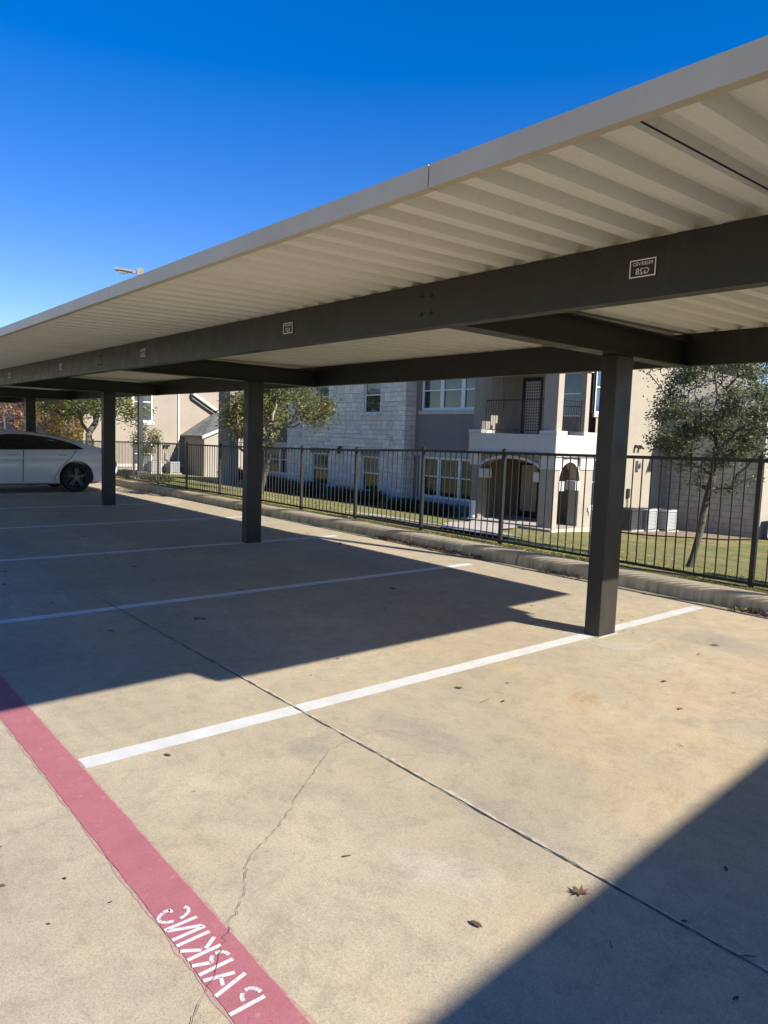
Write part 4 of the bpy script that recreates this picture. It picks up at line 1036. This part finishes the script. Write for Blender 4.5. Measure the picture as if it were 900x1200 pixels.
for i in range(34):
    x, y = -1.3-rl_.random()*3.2, 2.4+rl_.random()*4.2
    if x > -1.9 and y < 3.4: x -= 1.0
    leafobj(x, y, rl_.uniform(.014, .036), rl_.uniform(0, 6), M['dry_leaf' if rl_.random() < .5 else 'dark_leaf'], 'tiny brown leaf scrap scattered on the sunlit concrete round the nearest post', rl_.choice([0, 0, 2, 1]), 'leaf scraps on the sunlit concrete', seed=i+20)
for i in range(36):
    x, y = -4.6-rl_.random()*9, 1.6+rl_.random()*4.6
    leafobj(x, y, rl_.uniform(.03, .075), rl_.uniform(0, 6), M['dark_leaf'], 'dark leaf scattered on the shaded concrete under the carport roof', rl_.choice([0, 1, 0]), 'leaf scraps in the carport shade', seed=i+60)
for i in range(7):
    x, y = -.6-rl_.random()*.55, .9+rl_.random()*1.9
    leafobj(x, y, rl_.uniform(.02, .045), rl_.uniform(0, 6), M['dark_leaf'], 'dark leaf scrap lying inside the shadow at lower right', rl_.choice([0, 2]), 'leaf scraps in the lower right shadow', seed=i+110)
for i in range(6):
    x, y = -1.6-rl_.random()*1.6, .3+rl_.random()*1.2
    leafobj(x, y, rl_.uniform(.010, .018), rl_.uniform(0, 6), M['dark_leaf'], 'minute dark leaf crumb on the concrete around the red line', 0, 'leaf crumbs near the red line', seed=i+130)
# heaps of leaves caught at the kerb
lp = []
for (x0, x1, m_) in ((-8.2, -6.1, 260), (-2.95, -2.45, 70), (-12.6, -11.8, 50), (-5.2, -4.6, 40)):
    for i in range(m_):
        t = rl_.random(); lp.append((x0+(x1-x0)*t, 6.885-abs(rl_.gauss(0, .05)), .012+rl_.random()*.02))
ll = leaves_mesh('leaf_litter', M['litter'], lp, .05, .03, None, 77, up=2); tag(ll, 'brown leaf litter drifted along the foot of the kerb', 'leaf litter', None, 'stuff')

# ------------------------------------------------------------------ white car
def car():
    Yr, Xc = 6.34, -18.16; LEN = 4.68
    root = empty('parked_car', (Xc, Yr-LEN/2, 0), 'white fastback sedan with black windows parked nose out under the far end of the carport', 'car')
    def ip(tab, s):
        for (a, va), (b, vb) in zip(tab[:-1], tab[1:]):
            if a <= s <= b:
                t = (s-a)/(b-a); return va+(vb-va)*t
        return tab[-1][1] if s > tab[-1][0] else tab[0][1]
    ZT = [(0, .60), (.03, .80), (.08, .94), (.2, 1.0), (.42, 1.035), (.62, 1.085), (.85, 1.155), (1.15, 1.24), (1.5, 1.32), (1.9, 1.365), (2.3, 1.375), (2.65, 1.34), (3.0, 1.24), (3.3, 1.10), (3.55, .985), (3.75, .93), (4.1, .87), (4.4, .79), (4.58, .68), (4.66, .55), (4.68, .48)]
    ZB = [(0, .42), (.05, .30), (.2, .22), (.6, .17), (4.2, .17), (4.55, .22), (4.68, .34)]
    def zbelt(s): return min(ip([(0, .93), (.8, .965), (1.8, .945), (3.3, .90), (4.68, .8)], s), ip(ZT, s)-.035)
    def plan(s):
        t = abs(s-2.34)/2.34; return .925*(1-.10*t**4-.10*max(0, t-.93)/.07*.8)
    def section(s):
        zt, z0 = ip(ZT, s), ip(ZB, s); zs = zbelt(s); P = plan(s); h = zt-zs; H = zs-z0
        pts = [(0, z0), (P*.80, z0), (P*.94, z0+H*.06)]
        for t, k in ((.16, .972), (.30, .985), (.45, 1.0), (.60, .998), (.72, .985), (.77, 1.004), (.86, .992), (.95, .968)): pts.append((P*k, z0+H*t))
        pts.append((P*.945, zs))
        tum = min(.30, h*.80); xe = P*.945-tum
        if h > .10:
            for t in (.25, .5, .75): pts.append((P*.945-.01-tum*.82*t**1.15, zs+h*.80*t))
        else:
            for t in (.25, .5, .75): pts.append((P*.945-.06*t, zs+h*.6*t))
            xe = P*.945-.10
        pts += [(xe-.035, zs+h*.89), (xe-.10, zs+h*.95), (xe*.55, zs+h*.99), (0, zt)]
        return pts
    st = [0, .02, .05, .1, .16, .25, .4, .55, .7, .85, 1.0, 1.2, 1.4, 1.6, 1.8, 2.0, 2.2, 2.4, 2.6, 2.8, 3.0, 3.2, 3.4, 3.6, 3.8, 4.0, 4.2, 4.4, 4.52, 4.6, 4.65, 4.68]
    secs = [section(s) for s in st]; m = len(secs[0])
    mb = MB(); vs = []; ring = 2*m-2
    for s, sec in zip(st, secs):
        loop = [(x, z) for x, z in sec]+[(-x, z) for x, z in sec[-2:0:-1]]
        for x, z in loop: vs.append((Xc+x, Yr-s, z))
    fs = []
    for i in range(len(st)-1):
        for j in range(ring): fs.append((i*ring+j, i*ring+(j+1) % ring, (i+1)*ring+(j+1) % ring, (i+1)*ring+j))
    fs += [tuple(range(ring)), tuple(range((len(st)-1)*ring, len(st)*ring))[::-1]]
    mb.add(vs, fs); body = mb.build('body', M['car_white'], root)
    WS = [.98, 3.83]
    cut = MB()
    for s in WS:
        for sx in (-1, 1): cut.tube((Xc+sx*.62, Yr-s, .335), (Xc+sx*1.1, Yr-s, .335), .385, .385, 40)
    co = cut.build('cutter', M['trim_black'], root)
    bo = body.modifiers.new('b', 'BOOLEAN'); bo.object = co; bo.operation = 'DIFFERENCE'; bo.solver = 'EXACT'
    bpy.context.view_layer.update()
    dg = bpy.context.evaluated_depsgraph_get(); nm = bpy.data.meshes.new_from_object(body.evaluated_get(dg)); body.modifiers.clear()
    if len(nm.polygons) > 200: body.data = nm
    body.data.materials.clear(); body.data.materials.append(M['car_white'])
    bpy.data.objects.remove(co)
    body.data.shade_smooth(); body.data.set_sharp_from_angle(angle=R(35))
    def surfx(s, z):
        sec = section(s)[1:]
        for (xa, za), (xb, zb) in zip(sec[:-1], sec[1:]):
            if za <= z <= zb and zb > za: return xa+(xb-xa)*(z-za)/(zb-za)
        return sec[-1][0]
    def patch(top, bot, off, sx, ns=26, nz=7):
        # region between two (s, z) curves laid on the body side
        mb = MB(); s0, s1 = top[0][0], top[-1][0]; vs = []
        for i in range(ns+1):
            s = s0+(s1-s0)*i/ns; a, b = ip(bot, s), max(ip(top, s), ip(bot, s)+.001)
            for j in range(nz+1):
                z = a+(b-a)*j/nz; vs.append((Xc+sx*(surfx(s, z)+off), Yr-s, z))
        fs = [(i*(nz+1)+j, (i+1)*(nz+1)+j, (i+1)*(nz+1)+j+1, i*(nz+1)+j+1) for i in range(ns) for j in range(nz)]
        mb.add(vs, fs); return mb
    def line(pts, w, off, sx):
        mb = MB()
        fine = []
        for (sa, za), (sb, zb) in zip(pts[:-1], pts[1:]):
            for q_ in range(10): fine.append((sa+(sb-sa)*q_/10, za+(zb-za)*q_/10))
        pts = fine+[pts[-1]]
        for (sa, za), (sb, zb) in zip(pts[:-1], pts[1:]):
            d = Vector((sb-sa, zb-za)).normalized(); n_ = Vector((-d.y, d.x))*w/2; q = []
            for (s, z) in ((sa-n_.x, za-n_.y), (sb-n_.x, zb-n_.y), (sb+n_.x, zb+n_.y), (sa+n_.x, za+n_.y)): q.append((Xc+sx*(surfx(s, z)+off), Yr-s, z))
            mb.quad(*q)
        return mb
    for sx in (-1, 1):
        belt = [(.80, .985), (1.0, .972), (1.8, .962), (3.0, .935), (3.45, .925)]
        topw = [(.80, .995), (1.0, 1.10), (1.2, 1.165), (1.5, 1.235), (1.9, 1.285), (2.3, 1.292), (2.65, 1.25), (3.0, 1.14), (3.3, 1.0), (3.45, .93)]
        w = patch(topw, belt, .004, sx).build('side_window', M['car_glass'], root, smooth=True, fix=False)
        line([(2.05, .955), (2.03, 1.288)], .05, .007, sx).build('window_pillar', M['trim_black'], w, fix=False)
        line([(2.10, .955), (2.12, .6), (2.12, .25)], .015, .002, sx).build('door_gap', M['trim_black'], root, fix=False)
        line([(.98, .95), (1.08, .82), (1.35, .55), (1.45, .35), (1.47, .25)], .015, .002, sx).build('door_gap', M['trim_black'], root, fix=False)
        line([(3.22, .92), (3.25, .6), (3.2, .25)], .015, .002, sx).build('door_gap', M['trim_black'], root, fix=False)
        line([(1.4, .22), (3.3, .22)], .05, .004, sx).build('rocker_trim', M['car_white'], root, fix=False)
        for s in (1.28, 2.33):
            line([(s-.09, .845), (s+.09, .84)], .022, .005, sx).build('door_handle', M['galv'], root, fix=False)
        mr = MB(); xm = Xc+sx*(surfx(3.05, .95)+.10); mr.box(xm-.10, xm+.10, Yr-3.14, Yr-3.0, .93, 1.05); mr.build('mirror', M['car_white'], root, bevel=.03)
        tl = patch([(.02, .78), (.2, .90), (.42, .93)], [(.02, .74), (.2, .82), (.42, .90)], .004, sx, 8, 3); tl.build('tail_light', M['tail_red'], root, fix=False)
        hl_ = patch([(4.1, .78), (4.4, .74), (4.6, .66)], [(4.1, .74), (4.4, .66), (4.6, .60)], .004, sx, 8, 3); hl_.build('headlight', M['head_lens'], root, fix=False)
    for (s0, s1, nm_) in ((.50, 1.75, 'rear_window'), (2.75, 3.5, 'windscreen')):
        mb = MB(); vs = []
        for i in range(13):
            s = s0+(s1-s0)*i/12; hw = plan(s)*.945-min(.30, (ip(ZT, s)-zbelt(s))*.8)-.14
            for k in (-1, -.5, 0, .5, 1): vs.append((Xc+hw*k, Yr-s, ip(ZT, s)+.006-abs(k)*.006))
        mb.add(vs, [(i*5+j, i*5+j+1, (i+1)*5+j+1, (i+1)*5+j) for i in range(12) for j in range(4)]); mb.build(nm_, M['car_glass'], root, smooth=True, fix=False)
    for s in WS:
        for sx in (-1, 1):
            cx, cy, cz = Xc+sx*.80, Yr-s, .332
            wb = empty('wheel', (0, 0, 0)); OFF.pop('wheel', None); bpy.data.objects.remove(wb)
            t = MB(); t.lathe([(.225, sx*.10), (.30, sx*.112), (.322, sx*.09), (.332, sx*.05), (.332, -sx*.06), (.31, -sx*.10), (.22, -sx*.10)], (cx, cy, cz), 'x', 40)
            wh = t.build('wheel', M['rubber'], root, smooth=True)
            r = MB(); r.lathe([(.236, sx*.10), (.236, sx*.085), (.215, sx*.07), (.20, -sx*.02), (0, -sx*.02)], (cx, cy, cz), 'x', 40); r.build('rim', M['rim'], wh, smooth=True)
            sp = MB()
            for k in range(5):
                a = 2*math.pi*k/5+.3
                for da in (-.13, .13):
                    p0 = (cx+sx*.075, cy+.05*math.cos(a+da*2), cz+.05*math.sin(a+da*2)); p1 = (cx+sx*.088, cy+.222*math.cos(a+da), cz+.222*math.sin(a+da)); sp.tube(p0, p1, .022, .016, 6)
            sp.tube((cx+sx*.05, cy, cz), (cx+sx*.095, cy, cz), .06, .045, 16); sp.build('spokes', M['rim_light'], wh)
    return root
car()
